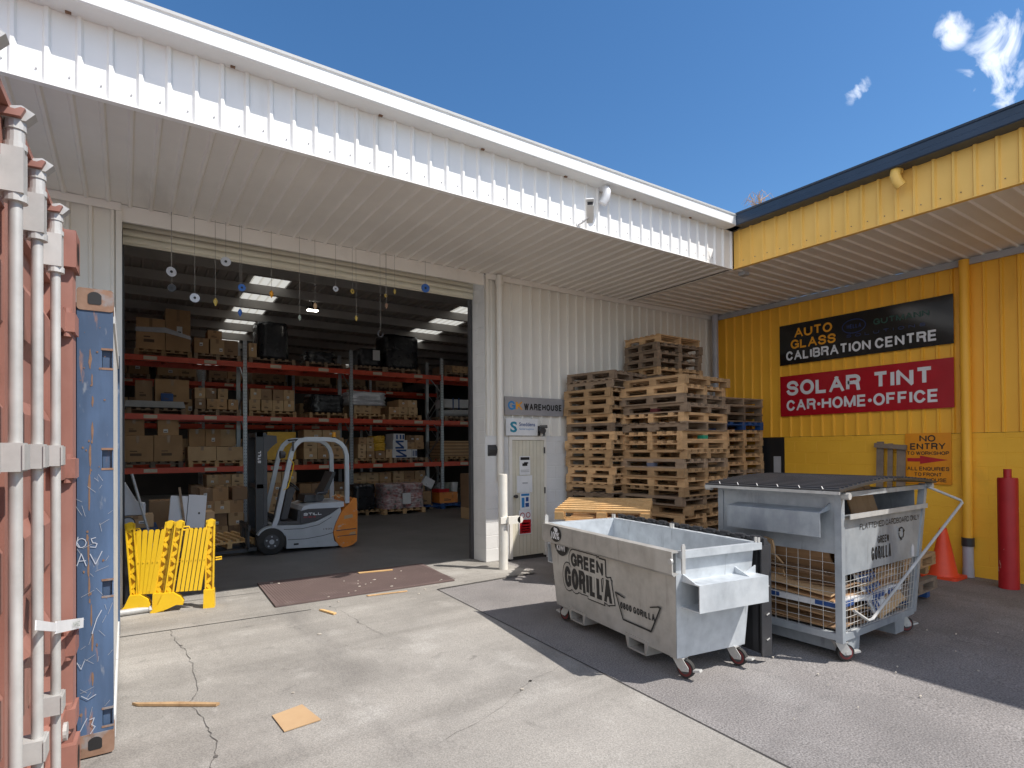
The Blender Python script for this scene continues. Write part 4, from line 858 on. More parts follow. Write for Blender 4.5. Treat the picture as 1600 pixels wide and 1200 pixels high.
def castor(par, x, y, zc, ang, red=True, hgt=None):
    c = thing('castor', None, None, (x, y, 0), ang); c.parent = par; del_keys = [k for k in ('label', 'category') if k in c]
    for k in del_keys: del c[k]
    b = MB(); r_ = .068
    b.box(-.05, .05, -.05, .05, zc-.012, zc)
    for sx in (-.034, .028): b.prism([(-.045, zc-.012), (.04, zc-.012), (.085, .085), (.085, .058), (.03, .05), (-.0, .075)], (sx, 0, 0), -Y_, Z_, X_, .006)
    b.build('fork', 'galv_rod', c)
    w_ = MB(); w_.use('castor_red'); w_.cyl((-.020, -.05, r_), (.020, -.05, r_), r_*.80, n=22); w_.use('fork_dark'); w_.cyl((-.023, -.05, r_), (.023, -.05, r_), r_*.55, n=18); w_.use('rubber'); w_.cyl((-.018, -.05, r_), (.018, -.05, r_), r_, n=26); w_.use('galv_rod'); w_.cyl((-.04, -.05, r_), (.04, -.05, r_), .014, n=10)
    w_.build('wheel', 'castor_red', c)
    k_ = MB(); k_.prism([(0, .075), (.05, .085), (.055, .07), (.0, .06)], (-.02, -.115, 0), -Y_, Z_, X_, .045); k_.build('brake_pedal', 'galv_rod', c)
    return c
castor(sb, .07, .05, .155, R_(20)); castor(sb, .62, .05, .155, R_(15)); castor(sb, .07, 1.62, .155, R_(190)); castor(sb, .62, 1.62, .155, R_(190))
# lettering on the front sheet: ux = -y (reads from far end to near end), uy up, normal = -x
nW = -Y_
def bt(body, m, yl, zl, w, h, bold, lift): return text(body, 'lettering', m, sb, (-.004-.03*(zl-z0)/(zt-z0), yl, zl), nW, Vector((-.037, 0, 1)), w, h, bold, lift)
for body, yl, zl, w, h in (('GREEN', 1.425, .595, .53, .13), ('GORILLA', 1.55, .375, .775, .205)):
    oo = (-.004-.03*(zl-z0)/(zt-z0), yl, zl); uy_ = Vector((-.037, 0, 1)); st = .245 if body == 'GREEN' else .215
    block(body, 'print_black', sb, oo, nW, uy_, w, h, st, .05, .003, .042)
    block(body, 'galv_front_shade', sb, oo, nW, uy_, w, h, st, .05, .0045, .031)
    block(body, 'print_black', sb, oo, nW, uy_, w, h, st, .05, .006)
def fs(pts, w, closed=False, lift=.004):
    q = MB(); stroke(q, [(-y, z) for y, z in pts], w, (-.004, 0, 0), nW, Vector((-.037, 0, 1)), lift, closed); return q.build('stencil', 'print_black', sb, recalc=False)
fs([(.60, .475), (.72, .495), (.625, .287), (.27, .284), (.15, .497), (.175, .50)], .014)
fs([(.175, .50), (.27, .475)], .010)
block('0800 GORILLA', 'print_black', sb, (-.012, .665, .372), nW, Vector((-.037, 0, 1)), .44, .056, .2, .14, .004)
b = MB(); disc(b, (-.0985, 1.585, .885), nW, Z_, .105, .075, 30, .004); disc(b, (-.036, 1.585, .79), nW, Vector((-.037, 0, 1)), .13, .125, 34, .004)
ov = b.build('emblem', 'print_black', sb, recalc=False)
def bt2(body, m, yl, zl, w, h, bold, x): return text(body, 'lettering', m, sb, (x, yl, zl), nW, Z_, w, h, bold, .006)
bt2('100%', 'print_white', 1.665, .835, .155, .07, .03, -.0985); bt2('KIWI', 'print_white', 1.66, .715, .15, .06, .03, -.038)
b = MB(); disc(b, (-.0985, 1.575, .925), nW, Z_, .034, .022, 16, .006); disc(b, (-.0985, 1.60, .936), nW, Z_, .016, .014, 12, .0065); b.build('emblem_bird', 'print_white', sb, recalc=False)
# two lids folded down behind
for k, (ya, yb) in enumerate(((-.06, Lb*.5), (Lb*.5+.02, Lb+.10))):
    b = MB(); b.box(W+.16, W+.20, ya, yb, .06, zt+.025)
    for j in range(5):
        z = .12+j*.19; b.box(W+.20, W+.235, ya+.02, yb-.02, z, z+.03)
    for j in range(6):
        y = ya+.04+j*(yb-ya-.12)/5; b.box(W+.125, W+.16, y, y+.05, .08, zt+.02); b.cyl((W+.15, y-.02, zt+.025), (W+.15, y+.07, zt+.025), .02, n=10)
    b.box(W+.125, W+.235, ya-.004, ya+.012, .05, zt-.03)
    b.build('lid', 'black_plastic', sb)
b = MB()
for z in (.18, .38, .60): b.bar((W+.17, -.072, z), (W+.20, -.072, z+.012), .006, .008)
b.build('lid_clip', 'galv_rod', sb)
# ================================================================== CAGE BIN
CG = (4.74, 2.36)
cg = thing('cage_bin', 'tall galvanised cage bin with black ribbed lid and mesh sides full of flattened cardboard', 'bin', (CG[0], CG[1], gz(4.9)), R_(1.0))
Wc, Dc, zb, zt = 1.40, 1.14, .195, 1.375
def xr(z): return Wc+.0+.30*max(0, (z-zb))/(zt-zb)     # right side leans outward
b = MB()
b.box(-.0, .055, .0, .055, zb-.03, zt)
b.bar((Wc-.03, .03, zb), (xr(zt)-.03, .03, zt), .055); b.bar((Wc-.03, Dc-.03, zb), (xr(zt)-.03, Dc-.03, zt), .055); b.bar((.03, Dc-.03, zb), (.03, Dc-.03, zt), .055)
b.box(.055, Wc-.05, .0, .05, zb-.015, zb+.04); b.box(.0, .05, .055, Dc-.05, zb-.015, zb+.04); b.box(.055, Wc-.05, Dc-.05, Dc, zb-.015, zb+.04); b.box(Wc-.055, Wc-.005, .05, Dc-.05, zb-.015, zb+.04)
b.box(.055, xr(zt)-.05, .004, .046, zt-.045, zt-.005); b.box(.004, .046, .055, Dc-.06, zt-.045, zt-.005); b.box(.06, xr(zt)-.06, Dc-.05, Dc-.01, zt-.045, zt-.005)
b.box(.01, Wc-.01, .06, Dc-.06, zb-.01, zb+.005)
b.build('frame', 'galv_cage_shade', cg)
# sheet panels
b = MB(); b.prism([(.06, .70), (xr(.70)-.06, .70), (xr(1.185)-.06, 1.185), (.06, 1.185)], (0, .012, 0), X_, Z_, Y_, .006); fp = b.build('front_panel', 'galv_cage_shade', cg)
b = MB(); b.prism([(0, 0), (-.05, .012), (-.05, -.03), (-.044, -.03), (-.044, .004), (0, -.01)], (.07, .012, 1.185), Y_, Z_, X_, xr(1.185)-.14); b.build('opening_lip', 'galv_rod', cg)
b = MB(); b.box(.012, .018, .06, Dc-.06, .875, 1.34); b.build('side_panel', 'galv_cage_shade', cg)
b = MB(); b.box(.06, xr(.9)-.1, Dc-.03, Dc-.024, .875, 1.34); b.box(xr(1.0)-.06, xr(1.0)-.054, .06, Dc-.06, .875, 1.33); b.build('side_panel', 'galv_cage_shade', cg)
b = MB(); d = .17
b.prism([(0, 0), (-d, -.02), (-d, -.215), (-d+.008, -.215), (-d+.008, -.028), (0, -.008)], (.012, .09, 1.235), X_, Z_, Y_, .84); b.prism([(0, 0), (-d, -.02), (0, .05)], (.012, .09, 1.235), X_, Z_, Y_, .012); b.build('arm_pocket', 'galv_cage_shade', cg)
# mesh: single wires
def wires(name, o, u, v, w, h, nu, nv, lean=0.0):
    b = MB(); o, u, v = Vector(o), Vector(u), Vector(v)
    for i in range(nu+1):
        a = w*i/nu; b.cyl(o+u*a, o+u*(a*(1+lean))+v*h,   .0023, n=5, caps=False)
    for j in range(nv+1):
        z = h*j/nv; b.cyl(o+v*z, o+v*z+u*w*(1+lean*j/nv), .0023, n=5, caps=False)
    return b.build(name, 'galv_rod', cg)
wires('mesh_panel', (.06, .022, zb+.04), X_, Z_, Wc-.11, .465, 22, 8, .085)
wires('mesh_panel', (.022, .06, zb+.04), Y_, Z_, Dc-.11, .64, 10, 8)
wires('mesh_panel', (Wc-.03, .06, zb+.04), Y_, Vector((.13, 0, .64)).normalized(), Dc-.11, .65, 10, 8)
wires('mesh_panel', (.06, Dc-.03, zb+.04), X_, Z_, Wc-.11, .64, 16, 8)
# lid: two black ribbed halves arched
for k, (xa, xb) in enumerate(((-.12, .82), (.84, xr(zt)+.06))):
    b = MB(); pr = []; n = 10
    zf = lambda x: zt+.005+.06*math.sin(math.pi*min(max((x+.12)/(xr(zt)+.18), 0), 1))
    for i in range(n+1): x = xa+(xb-xa)*i/n; pr.append((x, zf(x)))
    top = [(x, z+.02) for x, z in pr]
    b.prism(pr+top[::-1], (0, -.05, 0), X_, Z_, Y_, Dc+.10)
    for j in range(13):
        x = xa+.03+(xb-xa-.09)*j/12; b.prism([(x, zf(x)+.018), (x+.03, zf(x+.03)+.018), (x+.024, zf(x+.03)+.032), (x+.006, zf(x)+.032)], (0, -.03, 0), X_, Z_, Y_, Dc+.06)
    b.build('lid', 'black_plastic', cg)
b = MB()
for j in range(6):
    y = .06+j*.19; b.bar((-.125, y, zt-.005), (-.085, y+.05, zt+.045), .006, .006)
b.box(-.128, -.118, -.05, Dc+.05, zt-.012, zt+.012); b.build('lid_edge', 'galv_rod', cg)
for p in ((-.10, Dc+.02, zt-.01), (.02, -.03, zt-.03), (xr(zt)+.03, .0, zt-.02)):
    b = MB(); b.cyl((p[0], p[1]-.03, p[2]), (p[0], p[1]+.03, p[2]), .028, n=14); b.build('hinge_boss', 'galv_rod', cg)
# lock bar across the front right corner
b = MB(); b.tube([(.12, -.03, .42), (.27, -.07, .325), (.30, -.09, .335), (1.93, -.20, 1.19), (1.925, -.19, 1.215), (1.66, -.02, 1.345)], .0125, 8); b.build('lock_bar', 'galv_rod', cg)
for x in (.12, .98): b = MB(); b.prism([(0, 0), (.21, 0), (.19, -.13), (.02, -.13)], (x, .02, zb-.015), X_, Z_, Y_, Dc-.04); b.build('fork_pocket', 'galv_cage_shade', cg)
castor(cg, .08, .07, .165, R_(55)); castor(cg, 1.30, .10, .165, R_(60)); castor(cg, .08, 1.05, .165, R_(200)); castor(cg, 1.30, 1.05, .165, R_(200))
def ct(body, xl, zl, w, h, bold): return block(body, 'print_black', cg, (xl, .012, zl), X_, Z_, w, h, bold, .12, .003)
ct('FLATTENED CARDBOARD ONLY', .33, 1.045, 1.18, .05, .14); ct('GREEN', .65, .90, .215, .065, .17); ct('GORILLA', .535, .765, .37, .115, .15)
b = MB()
for k in range(3):
    a = R_(90+120*k); pts = [(1.12+.05*math.cos(a+R_(s_)), .95+.05*math.sin(a+R_(s_))) for s_ in (-35, -10, 15, 40)]
    stroke(b, pts, .014, (0, .012, 0), X_, Z_, .003+.0003*k); ax, az = pts[-1]; tx, tz = -math.sin(a+R_(40)), math.cos(a+R_(40)); px, pz = math.cos(a+R_(40)), math.sin(a+R_(40))
    polyflat(b, [(ax+px*.022, az+pz*.022), (ax+tx*.035, az+tz*.035), (ax-px*.022, az-pz*.022)], (0, .012, 0), X_, Z_, .0045)
b.build('recycle_mark', 'print_black', cg, recalc=False)
b = MB(); polyflat(b, [(1.33, .71), (1.39, .71), (1.39, .80), (1.36, .83), (1.33, .80)], (0, .012, 0), X_, Z_, .003); b.build('label_patch', 'print_white', cg)
# flattened cardboard inside, each sheet a thing
r = random.Random(21)
base = Vector((CG[0], CG[1], gz(4.9)))
def inside(label, x, y, z, w, d, tilt, rz, m, t=.012, extra=None):
    b = MB(); nx = 6
    vs = []; 
    for i in range(nx+1):
        for j in (0, 1):
            u = -w/2+w*i/nx; hh = .018*math.sin(i*1.7+x*9)
            vs += [(u, -d/2+d*j, hh), (u, -d/2+d*j, hh+t)]
    fs = []
    for i in range(nx):
        a = i*4; c = a+4; fs += [(a, a+2, c+2, c), (a+1, c+1, c+3, a+3), (a, c, c+1, a+1), (a+2, a+3, c+3, c+2)]
    fs += [(0, 1, 3, 2), (nx*4, nx*4+2, nx*4+3, nx*4+1)]
    b.add(vs, fs); o = b.build('cardboard_sheet', m); o.location = base+Vector((x, y, z)); o.rotation_euler = (tilt[0], tilt[1], rz); tag(o, label, 'cardboard', 'flattened cardboard in the cage bin')
    if extra: extra(o)
    return o
lay = [('lowest corrugated sheet in the cage bin, lying flat on its floor', .70, .57, .225, 1.22, .98, (.0, .02), .02, 'carton_dark'), ('second sheet up in the cage bin, curled at its ends', .66, .60, .275, 1.10, .9, (.03, -.03), -.05, 'carton'),
       ('crumpled corrugated sheet above the floor of the cage bin', .78, .52, .31, 1.1, .85, (-.06, .04), .1, 'carton_pale'),
       ('folded brown sheet just under the blue printed sheet', .6, .6, .36, 1.12, .95, (.05, .03), .03, 'carton'),
       ('wide brown sheet just above the blue printed sheet', .68, .58, .49, 1.2, .98, (.03, -.02), -.02, 'carton'), ('torn sheet near the middle of the cage bin', .75, .55, .53, 1.2, .9, (-.05, .03), .06, 'carton_dark'),
       ('curling pale sheet near the middle of the cage bin', .60, .52, .575, 1.05, .86, (.07, -.05), -.05, 'carton_pale'), ('dark wide sheet in the upper half of the cage bin', .72, .6, .63, 1.2, .95, (.0, .03), .03, 'carton_dark'),
       ('shaded brown sheet in the upper half of the cage bin', .66, .58, .68, 1.15, .9, (.05, .02), .0, 'carton_dark')]
for l in lay: inside(*l)
def blue(o):
    b = MB(); 
    for a0, a1, m_ in ((-.56, -.30, 'b'), (.05, .36, 'b')): b.box(a0, a1, -.4, .4, .034, .040)
    e = b.build('print', 'print_blue', o)
o = inside('white and blue printed sheet lying in the middle of the cage bin', .62, .55, .425, 1.12, .98, (.0, .0), 0, 'carton_white', .045)
b = MB()
for a0, a1 in ((-.47, -.30), (.02, .22), (.28, .44)): b.box(-.566, -.561, a0, a1, .0, .036); b.box(a0*1.05, a1*1.05, -.496, -.491, -.005, .04)
b.build('print', 'print_blue', o)
o = inside('large tilted brown sheet leaning against the left mesh of the cage bin', .17, .50, .74, .55, .70, (.0, R_(62)), 0, 'carton', .014)
o = inside('brown flap hanging at the upper left of the cage bin', .13, .78, .79, .40, .42, (R_(20), R_(55)), 0, 'carton_pale', .014)
o = inside('blue and white striped carton sheet standing behind the front mesh', .72, .14, .52, .30, .46, (R_(75), R_(-25), ), .12, 'carton_white', .014)
b = MB()
for k in range(5): b.box(-.13+.055*k, -.10+.055*k, -.22+.03*k, .20, .034, .037); b.box(-.13+.055*k, -.10+.055*k, -.22+.03*k, .20, -.024, -.021)
b.build('print', 'print_blue', o)
o = inside('corrugated torn strip lying low against the front mesh', .98, .10, .32, .50, .13, (R_(55), R_(-12)), .0, 'carton_pale', .02)
o = inside('brown sheet standing behind the right half of the front mesh', 1.12, .16, .50, .42, .36, (R_(80), 0), .1, 'carton', .012)
o = inside('pale carton flap standing in the top opening at left', .30, .22, 1.20, .26, .20, (R_(70), R_(14)), .2, 'carton_pale', .012)
o = inside('brown carton standing in the top opening near the centre', .95, .30, 1.22, .42, .28, (R_(74), R_(-4)), -.1, 'carton', .012)
o = inside('dark sheet filling the cage bin just below its opening', .75, .6, 1.02, 1.25, .9, (.1, .03), .0, 'carton_dark', .012)

# ================================================================== PALLETS
def pallet_mesh(name, w, l, m, h=.14, style=0, seed=0, acc=None):
    r = random.Random(seed); b = MB(); b.use(m)
    t = .02; bh = h-4*t if style in (0, 2) else h-2*t
    bw = .10
    xs = (-w/2+.05, 0, w/2-.05)
    if style in (0, 2):
        for x in xs: b.box(x-.05, x+.05, -l/2+r.uniform(0, .006), l/2, 0, t)                     # bottom boards along y
        z = t
        for i, x in enumerate(xs):
            for j, y in enumerate((-l/2+.065, 0, l/2-.065)):
                if acc and j == 1 and i == 0: b.use(acc)
                b.box(x-.048, x+.048, y-.062, y+.062, z+.0005, z+bh); b.use(m)
        z += bh
        for y in (-l/2+.06, 0, l/2-.06): b.box(-w/2, w/2, y-.06, y+.06, z+.0005, z+t)
        z += t
        n = 7; hb = .045 if style == 0 else .032
        for k in range(n):
            x = -w/2+.05+k*(w-.1)/(n-1)
            if seed % 3 == 1 and k == 2: continue
            b.box(x-hb, x+hb, -l/2+r.uniform(0, .008), l/2-r.uniform(0, .008), z+.0005, z+2*t-.001)
    else:
        for x in xs:                                                                           # notched stringers along y
            b.box(x-.02, x+.02, -l/2, l/2, t+.045, t+bh)
            for y0, y1 in ((-l/2, -l/2+.16), (-.10, .10), (l/2-.16, l/2)): b.box(x-.02, x+.02, y0, y1, t+.0005, t+.0455)
        for y in (-l/2+.07, 0, l/2-.07): b.box(-w/2, w/2, y-.06, y+.06, 0, t)
        n = 7
        for k in range(n):
            y = -l/2+.05+k*(l-.1)/(n-1); b.box(-w/2, w/2, y-.045, y+.045, t+bh+.0005, t+bh+t)
    me_o = b.build(name, m); me = me_o.data; bpy.data.objects.remove(me_o); return me
PM = {k: pallet_mesh('pallet', 1.165, 1.165, *v) for k, v in {
    'a0': ('wood_a', .1355, 0, 0), 'a1': ('wood_a', .1355, 0, 1), 'a2': ('wood_a', .1355, 0, 2), 'b0': ('wood_b', .1355, 0, 3), 'b1': ('wood_b', .1355, 1, 4), 'a3': ('wood_a', .1355, 1, 5),
    'green': ('wood_a', .1355, 0, 6, 'paint_green'), 'maroon': ('wood_b', .1355, 0, 8, 'paint_maroon'), 'gblue': ('wood_b', .1355, 0, 9, 'paint_greyblue'), 'blue': ('pallet_blue', .1355, 0, 10)}.items()}
PN = {k: pallet_mesh('pallet', 1.2, 1.0, *v) for k, v in {'a': ('wood_a', .14, 0, 12), 'b': ('wood_b', .14, 0, 14), 'grey': ('wood_grey', .14, 0, 15), 'blue': ('pallet_blue', .14, 0, 16), 'fresh': ('wood_fresh', .14, 1, 17)}.items()}
PN['fresh'] = pallet_mesh('pallet', 1.1, 1.2, 'wood_fresh', .14, 2, 18)
def put_pallet(me, loc, rz, label, group=None, sc=None, rx=0, ry=0):
    o = bpy.data.objects.new('pallet', me); COL.objects.link(o); o.location = loc; o.rotation_euler = (rx, ry, rz)
    if sc: o.scale = sc
    return tag(o, label, 'pallet', group)
r = random.Random(5)
WN = {'a0': 'pale block pallet', 'a1': 'pale pallet missing a top board', 'a2': 'light block pallet', 'a3': 'light notched pallet', 'b0': 'greyed block pallet', 'b1': 'weathered notched pallet', 'green': 'pallet with a green block', 'maroon': 'pallet with a maroon block', 'gblue': 'pallet with a blue-grey block', 'blue': 'blue painted pallet', 'grey': 'dark grey pallet', 'a': 'pale wooden pallet', 'b': 'greyed wooden pallet', 'fresh': 'fresh yellow-brown slatted pallet'}
def stack(c, rz, n, h, where, group, special={}, sc=(1, 1, 1), jit=.032, z0=None, pool=('a0', 'a1', 'a2', 'b0', 'a3', 'a0', 'a2', 'b1'), src=None):
    z = gz(c[0]) if z0 is None else z0; src = src or PM
    for i in range(n):
        kfrom = n-1-i; key = special.get(kfrom, r.choice(pool))
        lab = '%s, %s, %s' % (WN[key], 'lowest' if i == 0 else ORD[kfrom], where)
        put_pallet(src[key], (c[0]+r.uniform(-jit, jit), c[1]+r.uniform(-jit, jit), z), rz+R_(r.uniform(-2.6, 2.6))+(math.pi/2 if r.random() < .3 and sc[0] == sc[1] else 0), lab, group, sc)
        z += h
def corner_to_centre(p, w, l, a):   # p = near corner (x min, y min) of a w x l box turned by a
    ca, sa = math.cos(a), math.sin(a); return (p[0]+ca*w/2-sa*l/2, p[1]+sa*w/2+ca*l/2)
A1 = R_(6.5)
stack(corner_to_centre((6.64, 5.45), 1.165, 1.165, A1), A1, 21, .1362, 'in the front corner stack', 'pallets stacked in the corner', {6: 'green', 3: 'maroon', 9: 'gblue', 0: 'a0', 1: 'a0', 2: 'b0'})
A2 = R_(10)
stack(corner_to_centre((6.22, 6.52), .95, .94, A2), A2, 22, .1365, 'in the leftmost stack', 'pallets stacked in the corner', {0: 'b0', 1: 'b1', 14: 'b1', 15: 'b1', 16: 'b0', 17: 'b1', 6: 'b0'}, sc=(.83, .80, 1), jit=.03)
stack((8.02, 7.06), R_(0), 27, .139, 'in the tallest back stack', 'pallets stacked in the corner', {0: 'a3', 5: 'maroon', 2: 'b0', 3: 'b0'}, sc=(1.0, .66, 1.03), jit=.025)
stack((9.34, 6.84), R_(0), 19, .1445, 'in the stack by yellow wall', 'pallets stacked in the corner', {3: 'blue', 10: 'green', 0: 'b1', 1: 'b1', 2: 'b1'}, sc=(1.0, .85, 1.06), jit=.02)
AF = R_(-35)
PMl = PN
put_pallet(PN['fresh'], (5.40, 5.78, gz(5.4)+.04+6*.134+.032), R_(41), 'fresh yellow-brown slatted pallet, topmost, in low stack behind open bin', 'pallets stacked behind the open bin', (1.05, 1.0, .955), 0, R_(-3))
stack((5.40, 5.78), R_(40), 6, .134, 'in low stack behind open bin', 'pallets stacked behind the open bin', {0: 'a'}, sc=(1.02, .98, .955), src=PN, pool=('a', 'b', 'a', 'fresh'), z0=gz(5.4)+.04)
stack((7.35, 3.42), R_(3), 4, .14, 'in low stack behind cage bin', 'low pallets behind the cage bin', {3: 'blue', 0: 'a', 1: 'a', 2: 'grey'}, src=PN, pool=('a',), jit=.01)
b = MB()
for y0, w_ in ((4.30, .10), (4.17, .07), (3.99, .12)): b.bar((9.86, y0+w_/2, -.12), (9.98, y0+w_/2, 1.77+.03*math.sin(y0*9)), .02, w_, (0, 1, 0))
b.bar((9.95, 3.97, 1.70), (9.95, 4.42, 1.74), .05, .07); b.bar((9.90, 3.97, .9), (9.90, 4.42, .92), .05, .07)
tag(b.build('timber_frame', 'wood_grey'), 'broken grey timber frame leaning on yellow wall beside the no entry sign', 'timber frame')
# ================================================================== PALLET RACKS
LV = (1.36, 2.58, 3.90)
RD = 1.0
def rack(name_label, y0, xs, top=4.42, deck=True):
    t = thing('pallet_rack', name_label, 'rack', (0, y0, 0))
    for x in xs:
        for y in (0, RD):
            b = MB(); b.box(x-.045, x+.045, y-.035, y+.035, 0, top); b.box(x-.07, x+.07, y-.06, y+.06, 0, .012)
            b.use('print_black') if False else None
            o = b.build('upright', 'upright_steel', t)
            if y == 0:
                h = MB(); z = .25
                while z < top-.1:
                    for dx in (-.022, .022): h.add([(x+dx-.007, -.0355, z), (x+dx+.007, -.0355, z), (x+dx+.005, -.0355, z+.026), (x+dx-.005, -.0355, z+.026)], [(0, 1, 2, 3)])
                    z += .075
                h.build('slot_holes', 'print_black', o, recalc=False)
        z = .3; k = 0
        while z < top-.6:
            b = MB(); a, c = (.03, RD-.03) if k % 2 else (RD-.03, .03); b.bar((x, a, z), (x, c, z+.62), .028, .028); b.build('brace', 'upright_steel', t); z += .62; k += 1
    for i in range(len(xs)-1):
        for z in LV:
            for y in (-.01, RD+.01):
                b = MB(); b.box(xs[i]+.05, xs[i+1]-.05, y-.025, y+.025, z-.125, z); b.box(xs[i]+.042, xs[i]+.05, y-.04, y+.03, z-.16, z+.04); b.box(xs[i+1]-.05, xs[i+1]-.042, y-.04, y+.03, z-.16, z+.04); o = b.build('beam', 'beam_orange', t)
                if y < 0:
                    for f_ in (.27, .72): q = MB(); x = xs[i]+(xs[i+1]-xs[i])*f_; q.box(x-.13, x+.13, y-.027, y-.0255, z-.10, z-.02); q.build('beam_label', 'beam_tag', o)
            if deck and z > 2:
                b = MB()
                for k in range(4): x = xs[i]+.35+k*(xs[i+1]-xs[i]-.7)/3; b.box(x-.03, x+.03, .02, RD-.02, z-.06, z-.012)
                b.build('support_bar', 'beam_orange', t)
    return t
RX = (-3.0, -.27, 2.41, 5.04, 7.76, 10.45)
RY = 15.3
rack('orange-beamed pallet rack nearest the doorway, running across the warehouse', RY, RX)
rack('orange-beamed pallet rack seen through the front rack, farther back', 20.3, (-3.4, -.7, 2.0, 4.7, 7.4, 10.1), 4.5)
BAY = {0: 'left', 1: 'second', 2: 'third', 3: 'right'}
cnt = {}
rc_ = random.Random(31)
def carton(x0, x1, z0, z1, y0, y1, m, label, rz=0.0, tape=True, marks=True, group='goods in the racks', nm='carton', cat='carton', par=None):
    b = MB(); w, h, d = x1-x0, z1-z0, y1-y0; e = min(.006, w*.03)
    b.use(m); b.box(-w/2, w/2, -d/2, d/2, 0, h)
    if tape: b.use('tape_brown'); b.box(-.03, .03, -d/2-.001, d/2+.001, h-.002, h+.0015); b.box(-.03, .03, -d/2-.0015, -d/2, h*.72, h); 
    if marks and w > .18 and h > .14:
        b.use('print_faint'); q = rc_.random()
        if q < .5: b.box(-w*.25, w*.12, -d/2-.0012, -d/2, h*.22, h*.32); b.box(-w*.25, -w*.02, -d/2-.0012, -d/2, h*.38, h*.42)
        elif q < .9: b.use('paper_white'); lx = rc_.uniform(-.3, .15); lz = rc_.uniform(.12, .5); b.box(w*lx, w*(lx+.22), -d/2-.0012, -d/2, h*lz, h*(lz+.22)); b.use('print_black'); b.box(w*(lx+.03), w*(lx+.17), -d/2-.0018, -d/2-.001, h*(lz+.05), h*(lz+.10))
    o = b.build(nm, m, par, ((x0+x1)/2, (y0+y1)/2, z0)); o.rotation_euler = (0, 0, rz); return tag(o, label, cat, group)
def shelfpallet(key, x0, x1, z, label, y=RY+.48, sy=1.0):
    put_pallet(PN[key], ((x0+x1)/2, y, z), 0, label, 'pallets on the rack shelves', ((x1-x0)/1.2, sy, 1))
CT = ('carton', 'carton_dark', 'carton_pale')
ROWN = ['bottom row', 'second row up', 'third row up', 'fourth row up', 'fifth row up']
COLN = ['leftmost', 'second from left', 'third from left', 'fourth from left', 'fifth from left', 'sixth from left']
def cartons(x0, x1, z0, nc, rows, h, where, mats=CT, y0=RY+.03, d=.85, skip=(), jit=.012):
    w = (x1-x0)/nc
    for rr in range(rows):
        for c in range(nc):
            if (rr, c) in skip: continue
            m = rc_.choice(mats); j = rc_.uniform(-jit, jit)
            adj = {'carton': 'brown', 'carton_dark': 'dark brown', 'carton_pale': 'light brown', 'carton_white': 'white'}[m]
            carton(x0+c*w+.006+j, x0+(c+1)*w-.006+j, z0+rr*h+.001*rr, z0+(rr+1)*h-.002, y0+abs(j), y0+d+abs(j), m, '%s carton, %s, %s, %s' % (adj, COLN[c] if nc > 1 else 'one', ROWN[rr], where) if nc > 1 else '%s carton, %s, %s' % (adj, ROWN[rr], where), rc_.uniform(-.02, .02))
# left bay (A)
shelfpallet('grey', -.10, 1.10, LV[0], 'dark pallet on the lowest shelf of the left bay under two big cartons')
carton(-.08, .51, 1.505, 2.09, RY, RY+.95, 'carton', 'big brown carton at the left end of the lowest shelf')
carton(.525, 1.08, 1.505, 2.10, RY, RY+.95, 'carton', 'big brown carton second along on the lowest shelf')
carton(-.05, .34, 2.095, 2.45, RY+.06, RY+.6, 'carton', 'smaller carton on top of the big leftmost one, lowest shelf')
carton(.60, 1.01, 2.105, 2.46, RY+.06, RY+.6, 'carton', 'smaller carton on top of the second big one, lowest shelf')
shelfpallet('a', 1.20, 2.38, LV[0], 'pale pallet on the lowest shelf under two long low cartons')
carton(1.19, 1.78, 1.505, 1.84, RY, RY+.95, 'carton_pale', 'long low carton left of its twin on the lowest shelf of the left bay', marks=False)
carton(1.79, 2.37, 1.505, 1.83, RY, RY+.95, 'carton_pale', 'long low carton right of its twin beside the first upright', marks=False)
cartons(1.25, 2.3, 1.85, 3, 1, .42, 'behind the two long low cartons', y0=RY+.55, d=.4)
shelfpallet('b', .0, 1.15, LV[1], 'pallet on the middle shelf under white boards at the left')
b = MB()
for k in range(6): b.box(-.03+.004*k, 1.14-.006*k, RY-.06+.004*k, RY+.9, 2.73+k*.024, 2.73+k*.024+.022)
tag(b.build('board_stack', 'paper_grey'), 'stack of thin white boards on the middle shelf at the left', 'boards', 'goods in the racks')
carton(.55, 1.23, 2.88, 3.40, RY+.15, RY+.9, 'carton', 'large carton standing on the white boards, middle shelf')
b = carton(.66, .90, 2.885, 3.06, RY+.02, RY+.14, 'print_blue', 'small blue carton in front of the large one, middle shelf', tape=False)
carton(.17, .50, 2.885, 3.35, RY+.2, RY+.8, 'carton_dark', 'dark carton left of the large one on the white boards')
shelfpallet('b', 1.32, 2.30, LV[1], 'pallet on the middle shelf beside the first upright, left bay')
cartons(1.34, 2.26, 2.73, 4, 2, .25, 'left bay, middle shelf by upright', skip=((1, 3),))
shelfpallet('a', .15, 1.28, LV[2], 'pallet on the top shelf under two tall wrapped cartons, left bay')
carton(.19, .74, 4.045, 4.74, RY, RY+.9, 'carton', 'tall wrapped carton at the left of the top shelf')
carton(.75, 1.25, 4.045, 5.00, RY, RY+.9, 'carton', 'tallest wrapped carton on the top shelf, left bay')
b = MB(); b.prism([(.17, 4.52), (.75, 4.56), (1.26, 4.40), (1.26, 4.33), (.75, 4.44), (.17, 4.42)], (0, RY-.012, 0), X_, Z_, Y_, .01)
tag(b.build('wrap_band', 'wrap_silver'), 'clear wrap band round the two tall cartons on the top shelf', 'wrap')
shelfpallet('b', 1.32, 2.32, LV[2], 'pallet on the top shelf just left of the first upright')
cartons(1.34, 2.28, 4.045, 3, 1, .36, 'left bay, top shelf by upright')
carton(1.62, 1.92, 4.408, 4.62, RY+.1, RY+.6, 'carton', 'small carton on top of the row left of the first upright, top shelf')
